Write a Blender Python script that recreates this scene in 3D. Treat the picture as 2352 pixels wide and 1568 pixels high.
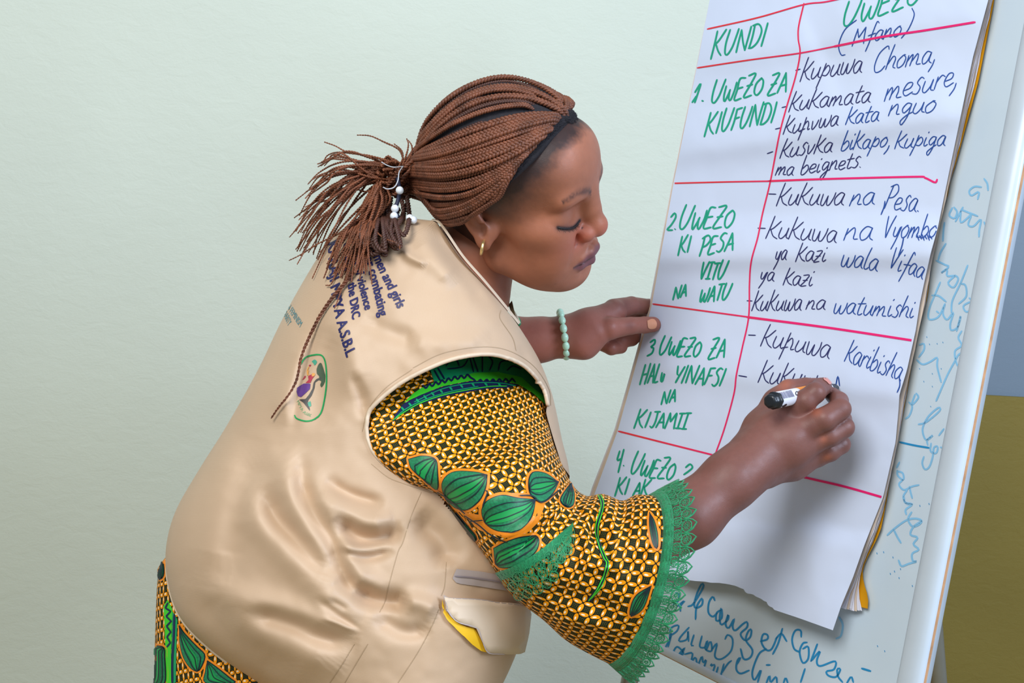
import bpy, math, random
import numpy as np
from mathutils import Vector, Matrix
from mathutils.bvhtree import BVHTree
from mathutils.geometry import delaunay_2d_cdt

for _o in list(bpy.data.objects):
    bpy.data.objects.remove(_o, do_unlink=True)
SC = bpy.context.scene
COL = SC.collection
F = 2400.0
CX, CY = 1176.0, 784.0

# ------------------------------------------------------------------ camera
UP = np.array([0.054, -0.992, -0.10]); UP /= np.linalg.norm(UP)      # world up seen from the camera (x right, y down, z forward)
FW = np.array([0., 0., 1.]) - UP * UP[2]; FW /= np.linalg.norm(FW)
RT = np.cross(FW, UP)
RW = np.array([RT, FW, UP])                                           # camera frame -> world
CAM = np.array([0.0, 0.0, 1.52])
_fl = np.diag([1., -1., -1.])
_m = RW @ _fl
cd = bpy.data.cameras.new('camera'); cam = bpy.data.objects.new('camera', cd); COL.objects.link(cam)
cam.matrix_world = Matrix([[*_m[0], CAM[0]], [*_m[1], CAM[1]], [*_m[2], CAM[2]], [0, 0, 0, 1]])
cd.sensor_width = 36.0; cd.lens = F / 2352 * 36.0; cd.clip_start = 0.02
cd.dof.use_dof = False
SC.camera = cam

def W(px, py, Z):
    """world position of the place that sits Z metres in front of the camera at a photo position"""
    v = np.array([(px - CX) / F * Z, (py - CY) / F * Z, Z])
    return CAM + RW @ v
def WA(P):
    P = np.asarray(P, float)
    v = np.stack([(P[:, 0] - CX) / F * P[:, 2], (P[:, 1] - CY) / F * P[:, 2], P[:, 2]], 1)
    return CAM + v @ RW.T
def PX(P):
    v = (np.asarray(P, float) - CAM) @ RW
    return np.stack([v[:, 0] / v[:, 2] * F + CX, v[:, 1] / v[:, 2] * F + CY, v[:, 2]], 1)
def RAY(px, py):
    d = RW @ np.array([(px - CX) / F, (py - CY) / F, 1.0])
    return d / np.linalg.norm(d)
def DIR(x, y, z):
    return RW @ np.array([x, y, z], float)

# ------------------------------------------------------------------ light and world
def area(name, loc, target, size, power, color, sy=None):
    l = bpy.data.lights.new(name, 'AREA'); l.energy = power; l.color = color; l.size = size
    if sy: l.shape = 'RECTANGLE'; l.size_y = sy
    o = bpy.data.objects.new(name, l); COL.objects.link(o)
    o.location = loc
    o.rotation_euler = (Vector(target) - Vector(loc)).to_track_quat('-Z', 'Y').to_euler()
    return o
WLD = bpy.data.worlds.new('world'); SC.world = WLD; WLD.use_nodes = True
WLD.node_tree.nodes['Background'].inputs[0].default_value = (0.86, 0.93, 1.0, 1)
WLD.node_tree.nodes['Background'].inputs[1].default_value = 0.36
area('window_light', (-0.9, -0.7, 3.05), (0.05, 1.2, 1.35), 1.25, 64, (1.0, 0.985, 0.965), 1.1)
area('side_window_light', (1.9, -0.5, 2.5), (0.1, 1.15, 1.5), 0.9, 72, (0.66, 0.78, 1.0), 1.1)
SC.view_settings.view_transform = 'Standard'; SC.view_settings.look = 'None'
SC.view_settings.gamma = 1.0; SC.view_settings.use_curve_mapping = False
SC.view_settings.exposure = -0.1

# ------------------------------------------------------------------ helpers
def lin(c):
    return tuple(((x / 255) / 12.92 if x / 255 <= 0.04045 else ((x / 255 + 0.055) / 1.055) ** 2.4) for x in c)
def link(o, parent=None):
    COL.objects.link(o)
    if parent is not None: o.parent = parent
    return o
def mk(name, V, Fc, mat, parent=None, smooth=True, uv=None, cols=None):
    me = bpy.data.meshes.new(name)
    V = np.asarray(V, float)
    if isinstance(Fc, np.ndarray) and Fc.ndim == 2:
        n = Fc.shape[1]; k = len(Fc)
        me.vertices.add(len(V)); me.vertices.foreach_set('co', V.ravel())
        me.loops.add(k * n); me.loops.foreach_set('vertex_index', Fc.ravel().astype(np.int32))
        me.polygons.add(k); me.polygons.foreach_set('loop_start', np.arange(0, k * n, n, dtype=np.int32))
        me.update(calc_edges=True)
    else:
        me.from_pydata([tuple(v) for v in V], [], [tuple(f) for f in Fc]); me.update()
    me.validate()
    if smooth: me.polygons.foreach_set('use_smooth', [True] * len(me.polygons))
    li = np.zeros(len(me.loops), np.int32); me.loops.foreach_get('vertex_index', li)
    if uv is not None:
        l = me.uv_layers.new(name='UVMap'); l.data.foreach_set('uv', np.asarray(uv, float)[li].ravel())
    if cols is not None:
        a = me.color_attributes.new('Col', 'FLOAT_COLOR', 'POINT')
        c = np.ones((len(V), 4)); c[:, :3] = cols; a.data.foreach_set('color', c.ravel())
    for m in (mat if isinstance(mat, (list, tuple)) else [mat]): me.materials.append(m)
    o = bpy.data.objects.new(name, me)
    return link(o, parent)
def tag(o, label=None, cat=None, group=None, kind=None):
    for k, v in (('label', label), ('category', cat), ('group', group), ('kind', kind)):
        if v: o[k] = v
    return o
class MB:
    def __init__(s): s.V = []; s.F = []; s.n = 0; s.UV = []
    def add(s, V, Fc, uv=None):
        V = np.asarray(V, float); s.V.append(V); s.F += [tuple(i + s.n for i in f) for f in Fc]; s.n += len(V)
        s.UV.append(np.zeros((len(V), 2)) if uv is None else np.asarray(uv, float))
        return s
    def build(s, name, mat, parent=None, smooth=True):
        return mk(name, np.concatenate(s.V), s.F, mat, parent, smooth, uv=np.concatenate(s.UV))
def catmull(P, n):
    """resample control rows P (k,d) to n rows on a smooth curve"""
    P = np.asarray(P, float); k = len(P)
    if k == 2: 
        t = np.linspace(0, 1, n)[:, None]; return P[0] * (1 - t) + P[1] * t
    Q = np.vstack([2 * P[0] - P[1], P, 2 * P[-1] - P[-2]])
    t = np.linspace(0, k - 1 - 1e-9, n); i = t.astype(int); u = (t - i)[:, None]
    a, b, c, d = Q[i], Q[i + 1], Q[i + 2], Q[i + 3]
    return 0.5 * (2 * b + (c - a) * u + (2 * a - 5 * b + 4 * c - d) * u ** 2 + (3 * b - a - 3 * c + d) * u ** 3)
def resample(P, step, closed=False):
    P = np.asarray(P, float)
    if closed: P = np.vstack([P, P[:1]])
    s = np.concatenate([[0], np.cumsum(np.linalg.norm(np.diff(P, axis=0), axis=1))])
    n = max(2, int(math.ceil(s[-1] / step)) + 1); t = np.linspace(0, s[-1], n)
    R = np.stack([np.interp(t, s, P[:, j]) for j in range(P.shape[1])], 1)
    return R[:-1] if closed else R
def smooth_line(P, step):
    P = np.asarray(P, float)
    return resample(catmull(P, max(8, 8 * len(P))), step)
def frames(P, hint=(0, 0, 1)):
    T = np.gradient(P, axis=0); T /= np.linalg.norm(T, axis=1)[:, None] + 1e-12
    N = np.zeros_like(T); n = np.cross(T[0], hint)
    if np.linalg.norm(n) < 1e-3: n = np.cross(T[0], (1, 0, 0))
    n /= np.linalg.norm(n)
    for i in range(len(P)):
        n = n - T[i] * n.dot(T[i]); n /= np.linalg.norm(n) + 1e-12; N[i] = n
    return T, N, np.cross(T, N)
def tube(P, r, seg=6, cap=True, closed=False, flat=1.0, hint=(0, 0, 1)):
    P = np.asarray(P, float); k = len(P); r = np.broadcast_to(np.asarray(r, float), (k,))
    T, N, B = frames(P, hint)
    a = np.arange(seg) * 2 * math.pi / seg
    V = P[:, None] + (N[:, None] * np.cos(a)[None, :, None] * flat + B[:, None] * np.sin(a)[None, :, None]) * r[:, None, None]
    V = V.reshape(-1, 3); Fc = []
    for i in range(k - 1 if not closed else k):
        j = (i + 1) % k
        for s in range(seg):
            t = (s + 1) % seg
            Fc.append((i * seg + s, i * seg + t, j * seg + t, j * seg + s))
    if cap and not closed:
        Fc.append(tuple(range(seg - 1, -1, -1))); Fc.append(tuple((k - 1) * seg + s for s in range(seg)))
    return V, Fc
def box(c, X, Y, Z):
    c = np.asarray(c, float); V = [c + sx * np.asarray(X) + sy * np.asarray(Y) + sz * np.asarray(Z) for sx in (-1, 1) for sy in (-1, 1) for sz in (-1, 1)]
    return V, [(0, 1, 3, 2), (4, 6, 7, 5), (0, 4, 5, 1), (2, 3, 7, 6), (0, 2, 6, 4), (1, 5, 7, 3)]
class MM:
    """one mesh of several flat-colour layers"""
    def __init__(s): s.d = {}
    def __getitem__(s, m):
        if m.name not in s.d: s.d[m.name] = (m, MB())
        return s.d[m.name][1]
    def build(s, name, parent, label=None):
        it = [(m, b) for m, b in s.d.values() if b.V]
        if not it: return None
        V = []; F_ = []; idx = []; n = 0
        for k, (m, b) in enumerate(it):
            V += b.V; F_ += [tuple(i + n for i in f) for f in b.F]; idx += [k] * len(b.F); n += b.n
        o = mk(name, np.concatenate(V), F_, [m for m, b in it], None); o.parent = parent
        if len(o.data.polygons) == len(idx): o.data.polygons.foreach_set('material_index', idx)
        if label: o['label'] = label
        return o
def gridf(nu, nv, closed=False):
    f = []
    for i in range(nu - 1):
        for j in range(nv if closed else nv - 1):
            k = (j + 1) % nv; f.append((i * nv + j, i * nv + k, (i + 1) * nv + k, (i + 1) * nv + j))
    return np.array(f)
def sphere_v(c, r, seg=12, ring=8, ax=None):
    V = []; 
    for i in range(ring + 1):
        th = math.pi * i / ring
        for j in range(seg):
            ph = 2 * math.pi * j / seg
            V.append((math.sin(th) * math.cos(ph), math.sin(th) * math.sin(ph), math.cos(th)))
    V = np.array(V) * np.asarray(r)
    if ax is not None:
        q = Vector((0, 0, 1)).rotation_difference(Vector(ax)).to_matrix(); V = V @ np.array(q).T
    return V + np.asarray(c), [tuple(f) for f in gridf(ring + 1, seg, True)]
def vnoise(P, scale, seed=0):
    """cheap smooth value noise, P (n,3) -> (n,) in -1..1"""
    P = np.asarray(P, float) * scale + 100.0; i = np.floor(P).astype(np.int64); f = P - i; f = f * f * (3 - 2 * f)
    def h(a, b, c):
        n = (a * 73856093) ^ (b * 19349663) ^ (c * 83492791) ^ (seed * 2654435)
        n = (n ^ (n >> 13)) * 1274126177 & 0x7fffffff
        return (n / 0x7fffffff) * 2 - 1
    r = 0
    for dx in (0, 1):
        for dy in (0, 1):
            for dz in (0, 1):
                w = (f[:, 0] if dx else 1 - f[:, 0]) * (f[:, 1] if dy else 1 - f[:, 1]) * (f[:, 2] if dz else 1 - f[:, 2])
                r = r + w * h(i[:, 0] + dx, i[:, 1] + dy, i[:, 2] + dz)
    return r

# -------- node material helper
class NT:
    def __init__(s, name):
        s.m = bpy.data.materials.new(name); s.m.use_nodes = True; s.t = s.m.node_tree
        s.b = s.t.nodes['Principled BSDF']
    def n(s, typ, **kw):
        nd = s.t.nodes.new(typ)
        for k, v in kw.items():
            if k.startswith('i_'):
                key = k[2:]; key = int(key) if key.isdigit() else key.replace('_', ' ')
                s.set(nd.inputs[key], v)
            else: setattr(nd, k, v)
        return nd
    def set(s, inp, v):
        if isinstance(v, bpy.types.NodeSocket): s.t.links.new(v, inp)
        elif isinstance(v, (tuple, list)) and len(v) == 3 and inp.type == 'RGBA': inp.default_value = (*v, 1)
        else: inp.default_value = v
    def math(s, op, a, b=0.0, c=None):
        nd = s.t.nodes.new('ShaderNodeMath'); nd.operation = op
        s.set(nd.inputs[0], a); s.set(nd.inputs[1], b)
        if c is not None: s.set(nd.inputs[2], c)
        return nd.outputs[0]
    def mix(s, fac, a, b):
        nd = s.t.nodes.new('ShaderNodeMix'); nd.data_type = 'RGBA'
        s.set(nd.inputs[0], fac); s.set(nd.inputs[6], a); s.set(nd.inputs[7], b); return nd.outputs[2]
    def noise(s, scale, detail=3, rough=0.5, vec=None, out='Fac', dist=0.0):
        nd = s.n('ShaderNodeTexNoise'); nd.inputs['Scale'].default_value = scale; nd.inputs['Detail'].default_value = detail
        nd.inputs['Roughness'].default_value = rough; nd.inputs['Distortion'].default_value = dist
        s.t.links.new(vec if vec is not None else s.coord(), nd.inputs['Vector'])
        return nd.outputs[out]
    def coord(s, which='Object'):
        if not hasattr(s, '_c'): s._c = s.t.nodes.new('ShaderNodeTexCoord')
        return s._c.outputs[which]
    def ramp(s, fac, stops, interp='LINEAR'):
        nd = s.t.nodes.new('ShaderNodeValToRGB'); nd.color_ramp.interpolation = interp
        e = nd.color_ramp.elements
        while len(e) < len(stops): e.new(0.5)
        for el, (p, c) in zip(e, stops): el.position = p; el.color = (*c, 1) if len(c) == 3 else c
        s.set(nd.inputs[0], fac); return nd.outputs[0]
    def bump(s, h, strength=0.3, dist=0.001):
        nd = s.n('ShaderNodeBump'); nd.inputs['Strength'].default_value = strength; nd.inputs['Distance'].default_value = dist
        s.t.links.new(h, nd.inputs['Height']); s.t.links.new(nd.outputs[0], s.b.inputs['Normal'])
    def P(s, **kw):
        for k, v in kw.items(): s.set(s.b.inputs[k.replace('_', ' ')], v)
        return s
def simple(name, rgb, rough=0.6, var=0.08, scale=30, metal=0.0, bump=0.0, bscale=200, sheen=0.0, spec=0.5, sss=0.0):
    m = NT(name); c = lin(rgb)
    d = tuple(x * (1 - var) for x in c); e = tuple(min(1, x * (1 + var)) for x in c)
    m.P(Base_Color=m.ramp(m.noise(scale), [(0.3, d), (0.7, e)]), Roughness=rough, Metallic=metal)
    m.b.inputs['Specular IOR Level'].default_value = spec
    if sheen: m.b.inputs['Sheen Weight'].default_value = sheen
    if sss: m.b.inputs['Subsurface Weight'].default_value = sss; m.b.inputs['Subsurface Radius'].default_value = (0.006, 0.003, 0.0015); m.b.inputs['Subsurface Scale'].default_value = 1.0
    if bump: m.bump(m.noise(bscale, 4), bump, 0.0006)
    return m.m

# -------- signed distance sculpting
class SDF:
    def __init__(s, lo, hi, h):
        s.lo = np.array(lo, float); s.h = h; s.n = np.ceil((np.array(hi) - s.lo) / h).astype(int) + 1
        s.f = np.full(s.n, 1.0, np.float32)
    def region(s, lo, hi):
        a = np.clip(np.floor((np.array(lo) - s.lo) / s.h).astype(int), 0, s.n); b = np.clip(np.ceil((np.array(hi) - s.lo) / s.h).astype(int) + 1, 0, s.n)
        sl = tuple(slice(x, y) for x, y in zip(a, b))
        ax = [s.lo[i] + s.h * np.arange(a[i], b[i]) for i in range(3)]
        return sl, np.stack(np.meshgrid(*ax, indexing='ij'), -1)
    def comb(s, sl, d, k, op):
        f = s.f[sl]
        if op == 'u':
            h = np.maximum(k - np.abs(f - d), 0) / k; s.f[sl] = np.minimum(f, d) - h * h * k * 0.25
        else:
            d = -d; h = np.maximum(k - np.abs(f - d), 0) / k; s.f[sl] = np.maximum(f, d) + h * h * k * 0.25
    def ell(s, c, r, k=6e-3, R=None, op='u'):
        c = np.array(c, float); r = np.array(r, float); m = max(r) + k + 3 * s.h
        sl, G = s.region(c - m, c + m)
        if G.size == 0: return
        p = G - c
        if R is not None: p = p @ np.asarray(R)
        k0 = np.linalg.norm(p / r, axis=-1); k1 = np.linalg.norm(p / r ** 2, axis=-1) + 1e-9
        s.comb(sl, k0 * (k0 - 1) / k1, k, op)
    def cap(s, a, b, ra, rb, k=6e-3, op='u'):
        a = np.array(a, float); b = np.array(b, float); m = max(ra, rb) + k + 3 * s.h
        sl, G = s.region(np.minimum(a, b) - m, np.maximum(a, b) + m)
        if G.size == 0: return
        ab = b - a; t = np.clip(((G - a) @ ab) / (ab @ ab + 1e-12), 0, 1)
        d = np.linalg.norm(G - a - t[..., None] * ab, axis=-1) - (ra + (rb - ra) * t)
        s.comb(sl, d, k, op)
    def chain(s, P, k=6e-3, op='u'):
        for p, q in zip(P[:-1], P[1:]): s.cap(p[:3], q[:3], p[3], q[3], k, op)
    def mesh(s):
        f = s.f; ins = f < 0; nx, ny, nz = f.shape
        c = [ins[i:nx - 1 + i, j:ny - 1 + j, k:nz - 1 + k] for i in (0, 1) for j in (0, 1) for k in (0, 1)]
        cnt = sum(x.astype(np.int8) for x in c); act = (cnt > 0) & (cnt < 8)
        idx = np.argwhere(act); vid = -np.ones(act.shape, np.int64); vid[act] = np.arange(len(idx))
        corner = np.array([(i, j, k) for i in (0, 1) for j in (0, 1) for k in (0, 1)])
        val = np.stack([f[idx[:, 0] + o[0], idx[:, 1] + o[1], idx[:, 2] + o[2]] for o in corner], 1)
        S = np.zeros((len(idx), 3)); N = np.zeros(len(idx))
        for a in range(8):
            for b in range(a + 1, 8):
                if np.abs(corner[a] - corner[b]).sum() != 1: continue
                va, vb = val[:, a], val[:, b]; m = (va < 0) != (vb < 0)
                t = np.where(m, va / np.where(m, va - vb, 1), 0)
                S += np.where(m[:, None], corner[a] + t[:, None] * (corner[b] - corner[a]), 0); N += m
        V = s.lo + s.h * (idx + S / N[:, None])
        Q = []
        for ax in range(3):
            o = [0, 0, 0]; o[ax] = 1
            A = ins[tuple(slice(0, n - d) for n, d in zip(ins.shape, o))]; B = ins[tuple(slice(d, n) for n, d in zip(ins.shape, o))]
            e = np.argwhere(A != B); b, c2 = [(1, 2), (2, 0), (0, 1)][ax]
            e = e[(e[:, b] > 0) & (e[:, c2] > 0) & (e[:, b] < act.shape[b]) & (e[:, c2] < act.shape[c2])]
            def g(db, dc):
                q = e.copy(); q[:, b] -= db; q[:, c2] -= dc; return vid[q[:, 0], q[:, 1], q[:, 2]]
            q = np.stack([g(0, 0), g(1, 0), g(1, 1), g(0, 1)], 1)
            fl = A[e[:, 0], e[:, 1], e[:, 2]]; q[~fl] = q[~fl][:, ::-1]; Q.append(q)
        Q = np.concatenate(Q); Q = Q[(Q >= 0).all(1)]
        return V, Q
def bvh_of(V, Fc): return BVHTree.FromPolygons([tuple(v) for v in V], [tuple(int(i) for i in f) for f in Fc])
def rot_to(z, x=None):
    z = np.array(z, float); z /= np.linalg.norm(z); x = np.array(x if x is not None else (1, 0, 0), float)
    x = x - z * x.dot(z); x /= np.linalg.norm(x); return np.stack([x, np.cross(z, x), z], 1)

# -------- laying flat print on a surface
class Surf:
    """places print on a mesh: ray from the lens to find the spot, then the print is a real thin layer on it"""
    def __init__(s, V, Fc): s.b = bvh_of(V, Fc)
    def at(s, px, py, off, last=None):
        h = s.b.ray_cast(Vector(CAM), Vector(RAY(px, py)))
        if h[0] is None: return None
        n = np.array(h[1]); d = RAY(px, py)
        if n @ d > 0: n = -n
        return np.array(h[0]) + n * off
    def stroke(s, mb, P, w, off=0.0004, step=4.0, smooth=True, taper=0.0):
        P = np.asarray(P, float)
        Q = smooth_line(P, step) if smooth and len(P) > 2 else resample(P, step)
        if len(Q) < 2: return
        T = np.gradient(Q, axis=0); T /= np.linalg.norm(T, axis=1)[:, None] + 1e-9; N = np.stack([-T[:, 1], T[:, 0]], 1)
        u = np.linspace(0, 1, len(Q)); ww = w / 2 * (1 - taper * np.abs(2 * u - 1) ** 3)
        Q[0] -= T[0] * w * 0.25; Q[-1] += T[-1] * w * 0.25
        ww[0] *= 0.6; ww[-1] *= 0.6
        row = []
        for q, n, k in zip(Q, N, ww):
            a = s.at(*(q + n * k), off); b = s.at(*(q - n * k), off)
            if a is None or b is None:
                s._flush(mb, row); row = []
            else: row.append((a, b))
        s._flush(mb, row)
    def _flush(s, mb, row):
        if len(row) < 2: return
        V = [p for ab in row for p in ab]; mb.add(V, [(2 * i, 2 * i + 1, 2 * i + 3, 2 * i + 2) for i in range(len(row) - 1)])
    def fill(s, mb, poly, off=0.0004, step=9.0, smooth=False):
        poly = np.asarray(poly, float)
        if smooth: poly = resample(catmull(np.vstack([poly, poly[:1]]), 8 * len(poly)), step, False)[:-1]
        B = resample(poly, step, True); lo, hi = B.min(0), B.max(0); ins = []
        for x in np.arange(lo[0] + step / 2, hi[0], step):
            for y in np.arange(lo[1] + step / 2, hi[1], step): ins.append((x, y))
        ins = np.array(ins).reshape(-1, 2)
        if len(ins): ins = ins[inpoly(ins, B) & (dist_poly(ins, B) > step * 0.4)]
        pts = [Vector(p) for p in B] + [Vector(p) for p in ins]; n = len(B)
        r = delaunay_2d_cdt(pts, [(i, (i + 1) % n) for i in range(n)], [list(range(n))], 1, 1e-6)
        s.lay(mb, [tuple(v) for v in r[0]], r[2], off)
    def lay(s, mb, pts, faces, off):
        Q = [s.at(p[0], p[1], off) for p in pts]; m = {}; V = []
        for i, q in enumerate(Q):
            if q is not None: m[i] = len(V); V.append(q)
        Fc = [tuple(m[i] for i in f) for f in faces if all(i in m for i in f)]
        if V and Fc: mb.add(V, Fc)
def inpoly(P, poly):
    x, y = P[:, 0], P[:, 1]; r = np.zeros(len(P), bool); j = len(poly) - 1
    for i in range(len(poly)):
        xi, yi = poly[i]; xj, yj = poly[j]
        c = ((yi > y) != (yj > y)) & (x < (xj - xi) * (y - yi) / (yj - yi + 1e-12) + xi); r ^= c; j = i
    return r
def dist_poly(P, poly, closed=True):
    d = np.full(len(P), 1e9); n = len(poly)
    for i in range(n if closed else n - 1):
        a = poly[i]; b = poly[(i + 1) % n]; ab = b - a
        t = np.clip(((P - a) @ ab) / (ab @ ab + 1e-12), 0, 1); d = np.minimum(d, np.linalg.norm(P - a - t[:, None] * ab, axis=1))
    return d
# ------------------------------------------------------------------ room
def wall_mat(name, rgb, amp=0.35, var=0.03):
    m = NT(name); c = lin(rgb)
    big = m.noise(2.2, 3); 
    col = m.ramp(big, [(0.3, tuple(x * (1 - var) for x in c)), (0.7, tuple(min(1, x * (1 + var)) for x in c))])
    m.P(Base_Color=col, Roughness=0.62); m.b.inputs['Specular IOR Level'].default_value = 0.25
    st = m.n('ShaderNodeMapping'); m.t.links.new(m.coord(), st.inputs[0]); st.inputs['Scale'].default_value = (1, 1, 1.7)
    a = m.noise(26, 5, 0.55, st.outputs[0], dist=0.6); b = m.noise(160, 4, 0.6, st.outputs[0])
    h = m.math('ADD', m.math('MULTIPLY', a, 1.0), m.math('MULTIPLY', b, 0.28))
    m.bump(h, amp, 0.0035); return m.m
M_wall = wall_mat('pale_mint_plaster', (203, 213, 201))
M_wall2 = wall_mat('blue_grey_plaster', (132, 150, 168), 0.2)
M_dado = wall_mat('olive_dado_paint', (146, 130, 66), 0.5, 0.06)
M_floor = simple('warm_bounce_floor', (168, 146, 92), 0.7, 0.1, 6, bump=0.3)  # unseen floor, tinted warm tan so its bounce yellows the lower wall
def slab(name, c, hx, hy, hz, mat, parent=None):
    V, Fc = box(c, (hx, 0, 0), (0, hy, 0), (0, 0, hz)); return mk(name, V, Fc, mat, parent, False)
tag(slab('floor', (0, 1.2, -0.05), 3.2, 2.6, 0.05, M_floor), kind='structure')
YB = 1.92
tag(slab('wall_back', (-1.3, YB + 0.1, 1.35), 1.93, 0.1, 1.35, M_wall), kind='structure')
# the recessed stretch of wall beyond the flip chart, painted olive up to the dado line
wr = W(2240, 905, 2.45)
zd = wr[2]; wy = wr[1]
tag(slab('wall_right', (1.9, wy + 0.1, (2.7 + zd) / 2), 1.5, 0.1, (2.7 - zd) / 2, M_wall2), kind='structure')
tag(slab('trim_1', (1.9, wy + 0.09, zd / 2), 1.5, 0.1, zd / 2, M_dado), kind='structure')

# ------------------------------------------------------------------ flip chart frame
_H = np.array([1676, 314, -2400.]); _H /= np.linalg.norm(_H)
_V = np.array([.196, -.981, 0]); _V -= _H * _H.dot(_V); _V /= np.linalg.norm(_V)
_N = np.cross(_H, _V); _N = -_N if _N[2] > 0 else _N
_A = np.array([(1500 - CX) / F, (700 - CY) / F, 1]) * 1.34
bH, bV, bN = RW @ _H, RW @ _V, RW @ _N; bA = CAM + RW @ _A
def BP(a, b, o): return bA + bH * a + bV * b + bN * o
def on_plane(px, py, off):
    r = np.array([(px - CX) / F, (py - CY) / F, 1]); return r[2] * (_A @ _N + off) / (r @ _N)      # depth
def PP(px, py, off): return W(px, py, on_plane(px, py, off))

M_board = NT('white_board_enamel')
M_board.P(Base_Color=M_board.ramp(M_board.noise(8, 4), [(0.35, lin((194, 212, 226))), (0.7, lin((202, 219, 231)))]), Roughness=0.28)
M_board = M_board.m
M_frame = simple('white_plastic_frame', (196, 210, 222), 0.3, 0.02)
M_edge = simple('rusty_rim', (196, 150, 110), 0.6, 0.2, 60)
M_metal = simple('grey_easel_metal', (150, 150, 140), 0.4, 0.05, metal=0.6)
OB = -0.021
board = bpy.data.objects.new('flip_chart_easel', None); link(board)
tag(board, 'white flip chart board on a leaning easel with faded blue marker scribbles', 'easel')
a0, a1, b0, b1 = -0.013, 0.4435, -0.415, 0.53
def bbox_ab(a, aa, b, bb, o, oo):
    return box(BP((a + aa) / 2, (b + bb) / 2, (o + oo) / 2), bH * (aa - a) / 2, bV * (bb - b) / 2, bN * (oo - o) / 2)
V, Fc = bbox_ab(a0, a1 - 0.012, b0, b1, OB - 0.012, OB)
boardo = mk('board_panel', V, Fc, M_board, board, False)
SB = Surf([BP(a0 - .2, b0 - .1, OB), BP(a1 - .012, b0 - .1, OB), BP(a1 - .012, b1, OB), BP(a0 - .2, b1, OB)], [(0, 1, 2, 3)])
# rounded rim on the near side, thin rusty edge outside it
def rim(a, b, aa, bb, w, name, side):
    n = 24; mb = MB(); prof = []
    for i in range(9):
        t = math.pi * i / 8; prof.append((-math.cos(t) * w / 2, math.sin(t) * w * 0.22))
    prof += [(w / 2, -0.013), (-w / 2, -0.013)]
    Vv = []
    for k in range(n):
        u = k / (n - 1)
        for (x, z) in prof:
            if side: Vv.append(BP(a + (aa - a) * u, b + x, OB + z))
            else: Vv.append(BP(a + x, b + (bb - b) * u, OB + z))
    m = len(prof)
    fc = [tuple(f) for f in gridf(n, m, True)] + [tuple(range(m)), tuple(range((n - 1) * m, n * m))]
    return mk(name, Vv, fc, M_frame, board, True)
rim(a1 - 0.012, b0, a1 - 0.012, b1, 0.026, 'frame_rail', False)
rim(a0 + 0.0, b0 + 0.004, a1, b0 + 0.004, 0.010, 'frame_rail', True)
V, Fc = bbox_ab(a1 + 0.0008, a1 + 0.0018, b0, b1, OB - 0.0045, OB - 0.0015); mk('rim_edge', V, Fc, M_edge, board, False)
V, Fc = bbox_ab(a0, a1, b0 - 0.0022, b0 - 0.001, OB - 0.004, OB - 0.001); mk('rim_edge', V, Fc, M_edge, board, False)
mb = MB(); V, Fc = bbox_ab(0.0, 0.40, b1 - 0.045, b1 - 0.02, OB, 0.012); mb.add(V, Fc); mb.build('clamp_bar', M_metal, board, False)
def leg(p, q, r=0.011):
    V, Fc = tube(np.linspace(p, q, 6), r, 10); mk('leg', V, Fc, M_metal, board)
def to_floor(p, d):
    t = (p[2] - 0.002) / -d[2]; return p + np.array(d) * t
for aa in (0.036, 0.38):
    p = BP(aa, b0 + 0.06, OB - 0.03); q = BP(aa, b0, OB - 0.03); d = q - p; leg(BP(aa, b1 - .05, OB - .03), to_floor(q, d / np.linalg.norm(d)))
p = BP(0.20, b1 - 0.08, OB - 0.035); q = W(2152, 1568, 1.36); leg(p, to_floor(p, (q - p) / np.linalg.norm(q - p)), 0.013)

# ------------------------------------------------------------------ paper pad
L_ = np.array([(1664, -150), (1630, 0), (1600, 155), (1547, 421), (1497, 700), (1480, 765), (1452, 870), (1420, 985), (1367, 1130), (1322, 1262)], float)
R_ = np.array([(2300, -150), (2270, 0), (2235, 130), (2210, 250), (2183, 380), (2154, 523), (2138, 580), (2126, 634), (2113, 695), (2103, 760), (2083, 850), (2066, 905), (2064, 938), (2057, 1015), (2028, 1143), (2011, 1186), (1984, 1255), (1959, 1326), (1932, 1391), (1913, 1447)], float)
Bt = np.array([(1322, 1262), (1450, 1300), (1563, 1326), (1575, 1331), (1598, 1334), (1617, 1335), (1634, 1338), (1650, 1338), (1672, 1341), (1689, 1345), (1701, 1350), (1709, 1353), (1713, 1362), (1729, 1364), (1738, 1371), (1746, 1373), (1755, 1380), (1761, 1382), (1765, 1392), (1773, 1393), (1778, 1400), (1838, 1420), (1913, 1447)], float)
Tp = np.array([(1664, -150), (1980, -215), (2300, -275 + 125)], float)
def par(P, n, sm=False):
    P = np.asarray(P, float); s = np.concatenate([[0], np.cumsum(np.linalg.norm(np.diff(P, axis=0), axis=1))]); t = np.linspace(0, s[-1], n)
    return np.stack([np.interp(t, s, P[:, j]) for j in range(2)], 1)
def coons(L, R, T, B, nu, nv):
    L = par(L, nv); R = par(R, nv); T = par(T, nu); B = par(B, nu)
    u = np.linspace(0, 1, nu)[None, :, None]; v = np.linspace(0, 1, nv)[:, None, None]
    # straight rows so that ruled lines stay straight
    S = (1 - u) * L[:, None] + u * R[:, None] + (1 - v) * T[None] + v * B[None]
    S -= (1 - u) * (1 - v) * L[0] + u * (1 - v) * R[0] + (1 - u) * v * L[-1] + u * v * R[-1]
    return S
CREASE = [((1560, 345), (2190, 262), 34, 0.0024, 1), ((1505, 590), (2150, 582), 30, 0.0030, 1), ((1480, 838), (2080, 905), 34, 0.0018, 1), ((1640, 130), (2230, 30), 40, 0.0016, 1),
          ((1420, 1120), (2010, 1205), 40, 0.0018, -1), ((1640, 470), (2160, 455), 50, 0.0014, -1), ((1870, 60), (1925, 180), 22, 0.0012, -1), ((1850, 1180), (1890, 1420), 40, 0.0012, 1)]
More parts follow.
